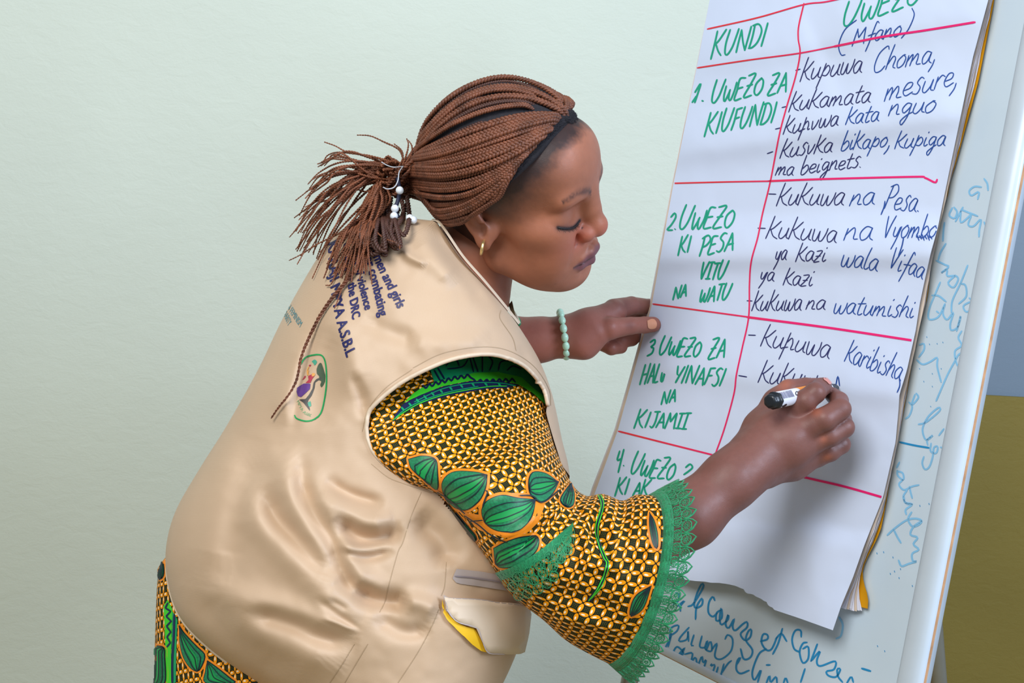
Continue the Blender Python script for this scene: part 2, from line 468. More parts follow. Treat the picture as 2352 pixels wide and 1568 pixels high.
def sheet_disp(P):
    d = np.zeros(len(P))
    for (p, q, w, A, s) in CREASE:
        p = np.array(p, float); q = np.array(q, float); t = (q - p) / np.linalg.norm(q - p); n = np.array([-t[1], t[0]])
        x = (P - p) @ n; al = (P - p) @ t; L = np.linalg.norm(q - p)
        win = 1 / (1 + np.exp(-(al + 20) / 25)) / (1 + np.exp((al - L - 20) / 25))
        d += 2.8 * A * win * np.where(x > 0, np.exp(-(x / w) ** 2), np.exp(-(x / (w * 2.2)) ** 2)) * s
    lo = np.clip((P[:, 1] - 1150) / 300, 0, 1); d += 0.012 * lo ** 2
    d += 0.0006 * vnoise(np.c_[P / 90, P[:, :1] * 0], 1.0, 3) + 0.0003 * vnoise(np.c_[P / 30, P[:, :1] * 0], 1.0, 5)
    return np.maximum(d, -.0025)
def sheet_mesh(L, R, T, B, nu, nv, off, disp=None, offr=0.0):
    S = coons(L, R, T, B, nu, nv).reshape(-1, 2); u = np.tile(np.linspace(0, 1, nu), nv)
    o = off + offr * u + (disp(S) if disp else 0)
    return np.array([PP(x, y, q) for (x, y), q in zip(S, o)]), gridf(nv, nu)
def paper_mat(name, rgb):
    m = NT(name); c = lin(rgb)
    m.P(Base_Color=m.ramp(m.noise(12, 4), [(0.3, tuple(x * 0.985 for x in c)), (0.7, c)]), Roughness=0.75)
    m.b.inputs['Specular IOR Level'].default_value = 0.3
    m.bump(m.noise(22, 4, 0.5, dist=0.4), 0.12, 0.004); return m.m
M_paper = paper_mat('white_paper', (208, 222, 248))
M_page = paper_mat('worn_page', (226, 227, 240))
M_page2 = simple('browned_page_edge', (214, 196, 178), 0.8, 0.18, 25)
M_yel = simple('yellow_card', (238, 168, 8), 0.6, 0.05)
pad = bpy.data.objects.new('paper_pad', None); link(pad)
tag(pad, 'white flip chart paper pad with ruled handwritten table and yellow card back', 'paper pad')
V, Fc = sheet_mesh(L_, R_, Tp, Bt, 90, 150, 0.0, sheet_disp)
sheet = mk('top_sheet', V, Fc, M_paper, pad)
SS = Surf(V, Fc)
# the pages behind and the yellow card
Y_ = np.array([(2318, -150), (2299, 0), (2262, 180), (2205, 380), (2194, 411), (2187, 450), (2164, 501), (2153, 550), (2147, 598), (2144, 640), (2139, 678), (2125, 727), (2115, 760), (2102, 824), (2089, 900), (2077, 961), (2061, 1028), (2051, 1076), (2041, 1140), (2034, 1175), (2025, 1216), (2011, 1246), (1989, 1287), (1981, 1315), (1985, 1339), (1995, 1372), (1993, 1397)], float)
Pr = np.array([(2302, -150), (2274, 0), (2240, 130), (2214, 250), (2188, 380), (2158, 523), (2143, 590), (2132, 650), (2118, 720), (2106, 780), (2088, 860), (2072, 930), (2062, 1015), (2033, 1143), (2015, 1190), (1988, 1262), (1963, 1333), (1940, 1375), (1929, 1394)], float)
Lp = L_ - np.array([7, 0]); Lp[-1] = (1330, 1235); Lp[-2] = (1362, 1120)
NPG = 9
rng = random.Random(4)
for k in range(NPG):
    t = (k + 0.4) / NPG
    tt_ = t * .66; Rk = par(Pr, 60) * (1 - tt_) + par(Y_, 60) * tt_
    Rk[:, 0] += np.array([rng.uniform(-1.6, 1.6) for _ in range(60)]) * 0.6 + 1.5 * math.sin(k * 2.1)
    Rk[-1] = np.array((1929, 1395)) * (1 - t) + np.array((1984, 1404)) * t + (0, rng.uniform(-3, 3))
    Lk = Lp - np.array([t * 4, 0])
    Bk = np.array([Lk[-1], (1563, 1296), (1700, 1318), (1800, 1352), Rk[-1]])
    V, Fc = sheet_mesh(Lk, Rk, Tp + (0, 6), Bk, 14, 60, -0.0055 - 0.0090 * t)
    mk('page', V, Fc, M_page if k % 3 else M_page2, pad)
Bk = np.array([Lp[-1] + (3, 0), (1563, 1296), (1700, 1318), (1800, 1352), (1993, 1397)])
V1, F1 = sheet_mesh(Lp + (3, 0), Y_ + (6, 0), Tp + (0, 6), Bk, 16, 90, -0.0152)
V2, F2 = sheet_mesh(Lp + (3, 0), Y_ + (9, 0), Tp + (0, 6), Bk + (0, 1), 16, 90, -0.0176)
n = len(V1); nu, nv = 16, 90; bd = [i for i in range(nu)] + [r * nu + nu - 1 for r in range(1, nv)] + [(nv - 1) * nu + c for c in range(nu - 2, -1, -1)] + [r * nu for r in range(nv - 2, 0, -1)]
fc = [tuple(f) for f in F1] + [tuple(x + n for x in f[::-1]) for f in F2] + [(bd[i], bd[(i + 1) % len(bd)], bd[(i + 1) % len(bd)] + n, bd[i] + n) for i in range(len(bd))]
mk('backing_card', np.vstack([V1, V2]), fc, M_yel, pad)

# ------------------------------------------------------------------ handwriting
G = {}  # single-stroke letters: (advance, [polylines]); baseline y=0, x-height 0.5, cap 1
def L(ch, w, *st): G[ch] = (w, st)
L('K', .62, [(.08, 1), (.05, .5), (0, -.05)], [(.52, .98), (.25, .62), (.07, .48)], [(.12, .5), (.3, .2), (.5, 0)])
L('U', .62, [(.1, 1), (.02, .5), (.06, .1), (.2, 0), (.38, .25), (.5, .7), (.55, .95)])
L('N', .6, [(.08, .9), (.04, .45), (0, 0)], [(.08, .9), (.25, .4), (.42, 0)], [(.42, 0), (.48, .5), (.54, .95)])
L('D', .6, [(.12, .9), (.08, .45), (.02, .02)], [(0, .9), (.3, .9), (.5, .6), (.42, .2), (.2, .02), (0, .02)])
L('I', .28, [(.14, .9), (.1, .45), (.04, 0)])
L('J', .4, [(.3, .9), (.28, .3), (.18, 0), (.02, .08)], [(.1, .9), (.42, .92)])
L('W', .62, [(.04, .7), (.02, .25), (.1, 0), (.25, .3), (.3, .5)], [(.28, .45), (.3, .1), (.42, .02), (.54, .4), (.58, .78)])
L('E', .46, [(.38, .85), (.1, .85), (.05, .42), (0, 0), (.36, .02)], [(.05, .45), (.32, .48)])
L('Z', .5, [(.06, .88), (.42, .92), (.25, .5), (.02, 0), (.42, .02)], [(.08, .45), (.36, .48)])
L('O', .5, [(.28, .72), (.06, .5), (.05, .15), (.22, 0), (.42, .22), (.42, .55), (.28, .72)])
L('A', .55, [(0, 0), (.16, .5), (.26, .85)], [(.26, .85), (.36, .45), (.46, -.02)], [(.08, .3), (.42, .32)])
L('F', .46, [(.12, .9), (.08, .4), (0, 0)], [(.1, .88), (.42, .92)], [(.06, .48), (.34, .52)])
L('P', .48, [(.12, .92), (.08, .45), (.02, 0)], [(0, .85), (.3, .96), (.45, .72), (.3, .48), (.08, .42)])
L('S', .45, [(.4, .85), (.22, .9), (.08, .68), (.28, .45), (.32, .18), (.16, 0), (0, .08)])
L('V', .52, [(.06, .9), (.1, .4), (.18, 0)], [(.18, 0), (.32, .5), (.46, .92)])
L('Y', .52, [(.06, .9), (.14, .5), (.24, .42)], [(.48, .9), (.3, .4), (.18, 0)])
L('T', .45, [(0, .88), (.44, .9)], [(.24, .88), (.2, .4), (.16, 0)])
L('H', .58, [(.1, .92), (.05, .45), (0, 0)], [(.5, .95), (.44, .45), (.38, 0)], [(.06, .45), (.44, .48)])
L('L', .4, [(.1, .9), (.04, .4), (0, 0), (.3, .02)])
L('M', .68, [(0, 0), (.06, .5), (.1, .9)], [(.1, .9), (.25, .4)], [(.25, .4), (.5, .9)], [(.5, .9), (.52, .4), (.56, 0)])
L('X', .35, [(.0, .88), (.34, .9)], [(.16, .88), (.1, .02)], [(-.04, .02), (.3, .02)])     # an I with bars
L('G', .42, [(.08, .45), (.1, .1), (.2, 0), (.3, .4), (.26, 0)])
L('1', .35, [(.0, .55), (.2, .95), (.12, .4), (.08, 0)], [(-.05, .05), (.12, .35)])
L('2', .45, [(.02, .7), (.2, .92), (.36, .7), (.2, .3), (0, .02), (.38, 0)])
L('3', .4, [(.05, .85), (.28, .95), (.32, .68), (.12, .52), (.3, .4), (.26, .1), (0, 0)])
L('4', .42, [(.1, .95), (.02, .5), (.3, .5)], [(.36, .95), (.28, .4), (.22, -.2)])
L('.', .2, [(.05, .04), (.1, .0)])
L(',', .2, [(.12, .1), (.08, -.12), (-.04, -.35)])
L('-', .42, [(.0, .36), (.3, .34)])
L('(', .35, [(.3, 1.15), (.06, .7), (.04, .1), (.2, -.25), (.34, -.22)])
L(')', .35, [(.1, 1.25), (.26, .9), (.2, .3), (.0, -.1)])
L('?', .4, [(.0, .65), (.2, .9), (.36, .65), (.2, .35), (.0, .1)])
L('a', .46, [(.36, .46), (.18, .52), (.02, .28), (.1, .02), (.26, .1), (.36, .46)], [(.36, .46), (.34, .12), (.46, .0)])
L('b', .42, [(.1, 1), (.04, .4), (.04, .02), (.2, 0), (.36, .25), (.24, .48), (.06, .3)])
L('c', .36, [(.34, .44), (.14, .5), (.02, .22), (.12, 0), (.34, .08)])
L('C', .56, [(.5, .85), (.4, 1.0), (.12, .75), (.02, .3), (.14, .0), (.34, .02), (.5, .2)])
L('e', .38, [(.04, .22), (.26, .28), (.3, .46), (.12, .48), (.02, .2), (.14, 0), (.38, .1)])
L('f', .38, [(.44, .9), (.34, 1.0), (.24, .6), (.16, .0), (.06, -.42)], [(.02, .36), (.38, .42)])
L('g', .44, [(.34, .46), (.16, .5), (.04, .26), (.14, .06), (.32, .3), (.34, .46)], [(.34, .46), (.3, -.1), (.16, -.48), (.08, -.3), (.28, -.05), (.44, .06)])
L('h', .42, [(.14, 1), (.06, .5), (.0, 0)], [(.03, .2), (.2, .5), (.32, .4), (.3, .08), (.42, 0)])
L('i', .24, [(.08, .48), (.04, .15), (.1, 0), (.22, .1)], [(.12, .72), (.14, .78)])
L('k', .46, [(.12, .95), (.05, .45), (0, -.02)], [(.42, .75), (.2, .45), (.05, .35)], [(.1, .38), (.26, .12), (.46, 0)])
L('l', .26, [(.16, .98), (.06, .5), (.06, .06), (.16, 0), (.26, .1)])
L('m', .66, [(.06, .48), (.0, 0)], [(.02, .2), (.2, .5), (.24, .3), (.2, .02)], [(.22, .2), (.42, .5), (.48, .3), (.46, .06), (.64, .04)])
L('n', .44, [(.06, .48), (.0, 0)], [(.02, .2), (.22, .5), (.3, .35), (.28, .06), (.42, .04)])
L('o', .42, [(.22, .5), (.03, .28), (.1, .0), (.3, .08), (.36, .36), (.22, .5), (.3, .5)])
L('p', .46, [(.14, .6), (.06, .1), (-.06, -.45)], [(.08, .25), (.26, .5), (.4, .3), (.28, .06), (.08, .1)])
L('q', .5, [(.14, .7), (.08, .2), (-.02, -.42)], [(-.04, .05), (.2, .12)], [(.1, .3), (.26, .5), (.34, .3), (.34, .05), (.46, .08)])
L('r', .34, [(.06, .48), (.02, .0)], [(.04, .25), (.2, .5), (.34, .42)])
L('s', .36, [(.34, .52), (.22, .6), (.12, .42), (.26, .22), (.18, .0), (0, .04)])
L('t', .34, [(.2, .85), (.12, .4), (.1, .05), (.2, 0), (.3, .08)], [(.0, .52), (.36, .56)])
L('u', .46, [(.06, .48), (.02, .12), (.14, 0), (.3, .2), (.36, .48)], [(.36, .48), (.34, .1), (.46, .02)])
L('v', .42, [(.04, .48), (.1, .02), (.26, .2), (.34, .5)])
L('w', .6, [(.04, .5), (.04, .08), (.18, .02), (.28, .42)], [(.28, .42), (.3, .06), (.42, .02), (.54, .3), (.56, .56)])
L('y', .44, [(.06, .48), (.06, .16), (.2, .1), (.34, .48)], [(.38, .5), (.26, -.05), (.1, -.45)])
L('z', .4, [(.04, .5), (.34, .52), (.18, .2), (.0, -.05), (.3, -.02)], [(.06, .24), (.3, .26)])
L("'", .2, [(.1, .95), (.05, .7)])
L(' ', .3)
def write(mb, surf, text, p, q, h, w, slant=0.14, seed=0, ws=1.0):
    """letters along the line p->q, cap height h, pen width w"""
    p = np.array(p, float); q = np.array(q, float); tot = sum(G[c][0] for c in text) + 0.0; sc = np.linalg.norm(q - p) / max(tot - 0.08, 0.1)
    t = (q - p) / np.linalg.norm(q - p); n = np.array([t[1] * 0.3 + slant, -1.0]); n /= np.linalg.norm(n); x = 0; rg = random.Random(seed + len(text))
    for c in text:
        adv, st = G[c]; j = rg.uniform(-.03, .03); g = 1 + rg.uniform(-.05, .05)
        for s in st:
            P = [p + t * ((x + a + rg.uniform(-.012, .012)) * sc) + n * (b * g + j) * h for a, b in s]
            surf.stroke(mb, P, w, 0.0004, 2.6, len(P) > 2)
        x += adv
def ink(name, rgb, rough=0.5): return simple(name, rgb, rough, 0.06, 60)
M_green = ink('green_ink', (0, 160, 128)); M_ink = ink('dark_blue_ink', (40, 46, 104)); M_blue = ink('blue_ink', (30, 76, 158))
M_red = NT('red_to_pink_ink')
_s = M_red.n('ShaderNodeSeparateXYZ'); M_red.t.links.new(M_red.coord('Object'), _s.inputs[0])
M_red.P(Base_Color=M_red.ramp(M_red.math('MULTIPLY_ADD', _s.outputs[1], -3.0, 4.05), [(0.15, lin((226, 44, 60))), (0.62, lin((238, 22, 118)))]), Roughness=0.5); M_red = M_red.m
def word(text, p, q, h, w, sl, mat, label=None):
    mb = MB(); write(mb, SS, text, p, q, h, w, sl, int(p[0]))
    if mb.V: tag(mb.build('handwritten_word', mat, sheet), label)
for t, p, q, h in [('KUNDI', (1633, 134), (1757, 103), 60), ('UWEZO', (1935, 64), (2108, 8), 60), ('1.', (1592, 238), (1616, 232), 44), ('UWEZO', (1632, 239), (1748, 217), 56), ('ZA', (1763, 218), (1806, 210), 54),
                   ('KIUFUNDI', (1619, 311), (1778, 280), 54), ('2.', (1533, 528), (1552, 528), 42), ('UWEZO', (1558, 528), (1680, 522), 56), ('KI', (1558, 586), (1584, 577), 42), ('PESA', (1606, 588), (1684, 573), 48),
                   ('VXTU', (1605, 642), (1664, 640), 45), ('NA', (1546, 688), (1576, 680), 32), ('WATU', (1606, 694), (1674, 688), 42), ('3', (1487, 817), (1500, 813), 38), ('UWEZO', (1512, 814), (1604, 820), 48),
                   ('ZA', (1626, 823), (1664, 819), 50), ('HALG', (1470, 882), (1524, 876), 50), ('YINAFSI', (1545, 877), (1659, 887), 46), ('NA', (1519, 928), (1551, 922), 34), ('KIJAMXX', (1457, 981), (1576, 985), 42),
                   ('4.', (1414, 1078), (1434, 1070), 44), ('UWEZO', (1447, 1086), (1543, 1104), 52), ('?', (1570, 1092), (1584, 1092), 32), ('KI', (1413, 1138), (1441, 1134), 40), ('AK', (1454, 1138), (1488, 1138), 38)]:
    word(t, p, q, h, 4.3, 0.26, M_green, 'green capital handwriting')
for t, p, q, h in [('(', (1922, 108), (1942, 112), 60), ('Mfano', (1957, 107), (2066, 82), 46), (')', (2072, 84), (2088, 82), 52), ('-', (1826, 172), (1838, 168), 30), ('kupuwa', (1838, 187), (1976, 166), 58), ('Choma,', (2004, 166), (2146, 142), 60),
                   ('-', (1794, 258), (1808, 254), 30), ('kukamata', (1812, 256), (1996, 234), 50), ('mesure,', (2031, 232), (2196, 196), 62), ('-', (1779, 307), (1793, 303), 30), ('kuqvwa', (1799, 309), (1922, 288), 46),
                   ('kata', (1942, 287), (2015, 279), 46), ('nguo', (2040, 268), (2144, 256), 52), ('-', (1761, 363), (1776, 357), 30), ('kusvka', (1792, 363), (1908, 349), 48), ('bikapo,', (1931, 346), (2042, 337), 46), ('kupiga', (2055, 341), (2168, 334), 46),
                   ('ma', (1781, 403), (1820, 402), 40), ('beignets.', (1838, 400), (1978, 384), 44), ('-', (1763, 456), (1782, 456), 30), ('kukuwa', (1783, 473), (1934, 471), 56), ('na', (1951, 474), (2004, 469), 54), ('Pesa.', (2030, 480), (2110, 487), 60)]:
    word(t, p, q, h, 2.6, 0.30, M_ink if p[0] < 1900 else M_blue)
for t, p, q, h in [('-', (1738, 534), (1758, 534), 30), ('kukuwa', (1760, 546), (1917, 557), 56), ('na', (1938, 553), (1999, 551), 60), ('Vyombo', (2026, 547), (2146, 546), 56), ('ya', (1779, 598), (1804, 597), 44), ('kazi', (1828, 600), (1894, 599), 44), ('wala', (1930, 610), (2012, 622), 52),
                   ('Vifaa', (2040, 614), (2116, 642), 54), ('ya', (1744, 643), (1775, 645), 42), ('kazi', (1799, 654), (1863, 656), 44), ('-', (1713, 702), (1727, 702), 30), ('kukuwa', (1727, 712), (1837, 714), 50), ('na', (1851, 710), (1892, 711), 44), ('watumishi', (1913, 718), (2094, 731), 50),
                   ('-', (1716, 780), (1736, 780), 30), ('kuquwa', (1748, 793), (1901, 822), 58), ('karibisha', (1940, 829), (2066, 872), 58), ('-', (1694, 872), (1716, 875), 30), ('kukuw', (1742, 877), (1868, 890), 56)]:
    word(t, p, q, h, 2.6, 0.26, M_ink if p[0] < 1900 else M_blue)
for P in ([(2066, 866), (2067, 885), (2061, 901)], [(1920, 886), (1925, 864), (1929, 886)], [(2033, 462), (2031, 475), (2024, 493)], [(2076, 545), (2072, 565), (2064, 588)]):
    mb = MB(); SS.stroke(mb, P, 3.0); mb.build('pen_stroke', M_blue, sheet)
mb = MB()
for i in range(6): SS.stroke(mb, [(2106 + i * 6, 538 + 3 * (i % 2)), (2111 + i * 6, 552 - 3 * (i % 2))], 3.0)
mb.build('pen_stroke', M_blue, sheet)
for P, w in [([(1625, 67), (1740, 41), (1846, 11), (1900, 4), (1990, -16)], 3.4), ([(1602, 156), (1720, 138), (1838, 122), (1920, 106)], 3.4), ([(1915, 107), (2025, 85), (2130, 69), (2240, 51)], 5.0),
             ([(1546, 421), (1660, 418), (1770, 416)], 3.4), ([(1765, 416), (1900, 411), (2100, 406), (2124, 408), (2148, 419), (2153, 412)], 4.6), ([(1500, 698), (1610, 713), (1720, 728)], 3.6), ([(1716, 728), (1900, 752), (2098, 782)], 5.4),
             ([(1421, 990), (1540, 1020), (1648, 1047)], 4.0), ([(1640, 1045), (1850, 1096), (1940, 1117), (2029, 1142)], 5.4),
             ([(1847, 8), (1835, 60), (1834, 90), (1838, 122), (1828, 175), (1806, 250), (1790, 312), (1770, 416), (1752, 490), (1741, 545), (1726, 600), (1722, 650), (1720, 728), (1705, 800), (1692, 860), (1686, 905), (1664, 985), (1640, 1052)], 3.4)]:
    mb = MB(); SS.stroke(mb, P, w, 0.0005, 4); tag(mb.build('ruled_line', M_red, sheet), 'red to pink hand-ruled line')
# faded blue marker on the board itself
M_cyan = ink('faded_blue_marker', (132, 192, 230), 0.35); M_teal = ink('blue_board_marker', (36, 140, 196), 0.35)
def zz(sc, ox, oy, P): return [(ox + x / sc, oy + y / sc) for x, y in P]
class Each:
    def __init__(s, m): s.m = m
    def stroke(s, P, w):
        mb = MB(); SB.stroke(mb, P, w)
        if mb.V: mb.build('marker_scribble', s.m, boardo)
b1_, b2_, dots = Each(M_cyan), Each(M_teal), MB()
Z2 = [[(885, 205), (820, 200), (770, 240), (790, 285), (860, 250), (850, 320)], [(910, 125), (940, 170), (948, 235)], [(610, 400), (580, 470), (630, 500), (655, 440), (625, 395)], [(710, 395), (670, 470), (640, 530)], [(700, 420), (850, 480)], [(690, 430), (690, 540), (770, 480), (780, 460)],
      [(790, 470), (760, 560), (810, 575), (880, 510), (865, 610), (862, 675)], [(910, 535), (935, 590)], [(535, 540), (525, 620), (520, 715)], [(548, 740), (500, 820), (475, 895)], [(455, 900), (540, 940), (575, 960), (500, 1020), (560, 985), (560, 1045), (640, 1045), (665, 1080), (620, 1155), (570, 1110), (640, 1040)],
      [(755, 945), (710, 1060), (680, 1130), (610, 1280), (600, 1390)], [(690, 1120), (730, 1130), (745, 1190), (735, 1250), (670, 1310)], [(780, 1290), (715, 1330), (740, 1385), (800, 1360), (815, 1300), (770, 1255)], [(495, 1105), (450, 1210), (400, 1330), (380, 1420), (400, 1460), (480, 1430), (540, 1310)],
      [(415, 1230), (480, 1235), (550, 1290)], [(540, 1310), (520, 1400), (560, 1460), (620, 1390), (590, 1500), (600, 1560), (660, 1530), (690, 1420), (650, 1568)], [(460, 1380), (480, 1395)]]
for P in Z2: b1_.stroke(zz(4.125, 2040, 380, P), 4.2)
b2_.stroke(zz(4.125, 2040, 380, [(1035, 65), (1090, 82)]), 4)
Z3 = [[(820, 0), (790, 60), (820, 130), (760, 180), (770, 280), (800, 320), (840, 270), (830, 200), (790, 215), (760, 270), (690, 400), (590, 630)], [(440, 125), (480, 115), (480, 170), (435, 235)], [(415, 260), (470, 300), (540, 275), (600, 240), (600, 320), (635, 460)], [(410, 560), (430, 600), (370, 665), (400, 570)],
      [(345, 640), (375, 680), (350, 760), (315, 790)], [(430, 840), (500, 820), (620, 720), (610, 690), (520, 770), (470, 870), (480, 950), (510, 980), (565, 935), (510, 980), (515, 1025)], [(660, 880), (615, 940)], [(545, 1010), (540, 1080), (590, 1100), (605, 1040), (570, 1050), (560, 1130), (530, 1220), (490, 1245), (465, 1190), (480, 1130)],
      [(630, 1045), (690, 1070)], [(260, 1180), (235, 1230)], [(240, 1260), (290, 1280), (295, 1340), (245, 1300), (240, 1255)], [(290, 1340), (255, 1380), (300, 1430), (370, 1400), (435, 1385)], [(350, 1400), (360, 1450), (375, 1505)], [(330, 1430), (295, 1490), (320, 1550), (375, 1560)]]
for P in Z3: b1_.stroke(zz(3.92, 2000, 760, P), 4.2)
b2_.stroke(zz(3.92, 2000, 760, [(262, 1000), (400, 1030), (530, 1052)]), 4.5)
Z5 = [[(720, 0), (730, 50), (790, 65), (735, 110), (740, 150)], [(785, 130), (755, 190), (790, 250), (840, 240), (870, 205), (820, 185), (740, 200), (640, 270), (580, 325)], [(635, 280), (665, 340), (695, 390)], [(870, 205), (800, 255), (775, 320), (835, 345), (800, 400), (845, 445), (790, 480), (795, 540), (830, 545), (760, 565), (700, 585), (675, 535)], [(175, 1015), (205, 1080), (190, 1170), (150, 1195)]]
for P in Z5: b1_.stroke(zz(3.663, 1880, 1140, P), 4.6)
b2_.stroke(zz(3.663, 1880, 1140, [(365, 1445), (440, 1468)]), 5)
for x, y in [(492, 478), (548, 468), (690, 610), (790, 752), (930, 62), (995, 85), (853, 78), (640, 630), (678, 685), (605, 650), (627, 512), (557, 1300), (497, 1258), (993, 338)]:
    SB.stroke(dots, zz(3.663, 1880, 1140, [(x, y - 5), (x + 3, y + 5)]), 2.6)
for x, y in [(505, 55), (598, 115), (530, 120), (650, 103), (440, 340), (555, 385), (555, 500), (635, 340), (862, 663), (540, 680), (478, 455)]:
    SB.stroke(dots, zz(3.92, 2000, 760, [(x, y - 4), (x + 3, y + 4)]), 2.2)
Z4 = [[(455, 330), (485, 340), (480, 400), (430, 440)], [(470, 455), (540, 400), (500, 450), (500, 500)], [(570, 455), (620, 430), (710, 280), (700, 245), (660, 320), (630, 420), (640, 470), (700, 440), (700, 380), (650, 460), (640, 575)], [(820, 400), (800, 365), (765, 420), (760, 510), (800, 550), (840, 520)],
      [(870, 490), (835, 520), (835, 590), (885, 560), (880, 470), (865, 560), (880, 625), (940, 580), (945, 530), (920, 620), (950, 655), (1000, 570), (985, 640), (1010, 680), (1080, 620), (1120, 600), (1120, 650), (1060, 710), (1100, 770), (1150, 740), (1160, 670), (1130, 690), (1110, 770), (1170, 860), (1150, 930), (1090, 945), (1060, 850)],
      [(1245, 780), (1310, 760), (1310, 720), (1270, 715), (1255, 790), (1300, 860), (1350, 850), (1400, 740)], [(1450, 660), (1410, 800), (1360, 900)], [(1385, 760), (1440, 710), (1490, 780)], [(1625, 740), (1620, 680), (1570, 680), (1540, 760), (1560, 850), (1610, 880)], [(1680, 790), (1640, 800), (1610, 880), (1640, 980), (1690, 940), (1690, 830), (1640, 850)],
      [(1775, 805), (1715, 965)], [(1720, 960), (1800, 870), (1770, 960), (1800, 1010), (1940, 965), (1930, 1040), (1860, 1060), (1880, 1100), (1950, 1110), (1990, 1040), (1960, 1040), (1970, 1110), (2010, 1160)], [(1030, 990), (1060, 930), (1030, 960), (1020, 1040), (1060, 1080), (1140, 1050)],
      [(1300, 850), (1230, 900), (1170, 1060), (1190, 1140), (1250, 1045), (1220, 1160)], [(1300, 1000), (1335, 1000)], [(1660, 1035), (1620, 1160)], [(1300, 1168), (1330, 1100), (1340, 1160), (1390, 1110), (1400, 1168)], [(1460, 1168), (1480, 1120), (1500, 1168)], [(2050, 1168), (2090, 1110), (2110, 1160)]]
for P in Z4: b2_.stroke(zz(4.055, 1440, 1280, P), 4.4)
Z4b = [[(400, 760), (410, 660), (480, 630), (470, 680), (420, 720)], [(580, 650), (500, 740), (490, 780), (560, 760), (570, 680), (575, 780)], [(625, 720), (600, 810), (620, 820)], [(700, 730), (680, 830), (740, 830), (750, 770), (730, 850), (790, 870), (780, 780), (740, 860)], [(790, 860), (840, 800), (820, 920), (880, 945), (970, 870), (985, 760), (940, 720), (915, 760)],
       [(385, 830), (420, 700), (400, 760), (360, 840), (380, 850)], [(430, 880), (470, 830), (530, 890), (480, 910), (540, 840), (500, 910)], [(540, 900), (610, 890), (600, 970), (640, 930), (660, 1000), (700, 920), (710, 980), (740, 950), (720, 1020)], [(790, 990), (780, 1010), (820, 1000), (800, 1070)], [(850, 1020), (830, 1090)], [(905, 990), (875, 1100)], [(880, 1080), (940, 990), (975, 960)], [(925, 1120), (935, 1135)]]
for P in Z4b: b2_.stroke(zz(4.055, 1440, 1280, P), 4.0)
tag(dots.build('ink_specks', M_teal, boardo), kind='stuff')
# ------------------------------------------------------------------ the person
person = bpy.data.objects.new('person', None); link(person)
person.location = W(760, 1568, 1.3) * np.array([1, 1, 0])
_pl = np.array(person.location)
tag(person, 'woman with auburn braids, beige vest and wax-print dress, leaning in to write', 'person')
bpy.context.view_layer.update()
def pk(name, V, Fc, mat, parent=person, **kw):
    o = mk(name, V, Fc, mat, None, **kw); o.parent = parent
    o.matrix_parent_inverse = Matrix.Translation(-Vector(_pl)) if parent is person else Matrix.Identity(4)
    if parent is not person: pass
    return o
# head pose fitted to the photo: local x = facing, y = her left, z = up (metres, scaled)
HM = np.array([[0.89224318, 0.41692743, -0.00871228], [0.24527932, -0.5410755, -0.79759649], [-0.33725386, 0.70951309, -0.60312846]])
HT = np.array([0.00126447, -0.15499938, 1.15]); HS = 0.945
def H2W(P): return CAM + ((np.asarray(P, float) * HS) @ HM.T + HT) @ RW.T
def W2H(P): return ((np.asarray(P, float) - CAM) @ RW - HT) @ HM / HS
def mm(*a): return tuple(x / 1000 for x in a)

S = SDF((-.125, -.11, -.135), (.15, .11, .145), 0.00145)
def sy(fn):
    for s in (1, -1): fn(s)
S.ell(mm(4, 0, 45), mm(93, 75, 81), .01)
S.ell(mm(43, 0, -10), mm(51, 60, 72), .02)
S.ell(mm(67, 0, 62), mm(27, 52, 38), .03)                      # forehead
S.ell(mm(45, 0, -60), mm(46, 50, 36), .02)                     # jaw
def f1(s):
    S.ell(mm(60, 37 * s, -18), mm(30, 25, 31), .02)             # cheek
    S.ell(mm(52, 42 * s, 2), mm(30, 26, 16), .02)               # cheek bone
    S.ell(mm(58, 34 * s, -48), mm(28, 24, 26), .02)             # lower cheek
    S.cap(mm(8, 48 * s, -46), mm(70, 20 * s, -72), .021, .017, .02)
    S.ell(mm(80, 26 * s, 40), mm(16, 27, 11), .014)             # brow
sy(f1)
S.ell(mm(77, 0, -73), mm(18, 23, 16.5), .018)                    # chin
S.cap(mm(20, 0, -62), mm(72, 0, -76), .026, .014, .02)           # under the chin
def f2(s):
    S.ell(mm(99, 33 * s, 20), mm(12, 20, 12), .012, op='s')
    S.ell(mm(72.5, 35 * s, 16), mm(16.5, 20, 17), .004)       # eyeball under its lids
    S.cap(mm(88, 22 * s, 31.5), mm(78, 48 * s, 29), .0012, .0012, .003, 's')     # lid crease
    S.chain([(*mm(83.5, 19 * s, 5), .001), (*mm(87.5, 27 * s, 3.4), .0012), (*mm(86.5, 36 * s, 4.2), .0012), (*mm(82, 45 * s, 7.5), .001)], .002, 's')
    S.cap(mm(84, 24 * s, -7), mm(76, 46 * s, -3), .0015, .0015, .007, 's')           # under-eye fold
sy(f2)
S.cap(mm(90, 0, 34), mm(104, 0, -4), .0085, .0110, .010)
S.cap(mm(91, 0, 34), mm(96, 0, 14), .012, .012, .010)
S.ell(mm(105.5, 0, -8.5), mm(13, 14, 12.5), .008)
def f3(s):
    S.ell(mm(96.5, 16 * s, -12.5), mm(13, 9, 10), .005)
    S.ell(mm(101, 8 * s, -21.5), mm(6.5, 4, 5.5), .003, op='s')
    S.cap(mm(90, 25 * s, -14), mm(85, 36 * s, -42), .0008, .0008, .012, 's')      # smile fold
sy(f3)
S.ell(mm(77.5, 0, -42), mm(23, 34, 25), .014)                   # muzzle
S.cap(mm(101, 0, -26), mm(102.5, 0, -33), .0015, .002, .006, 's')
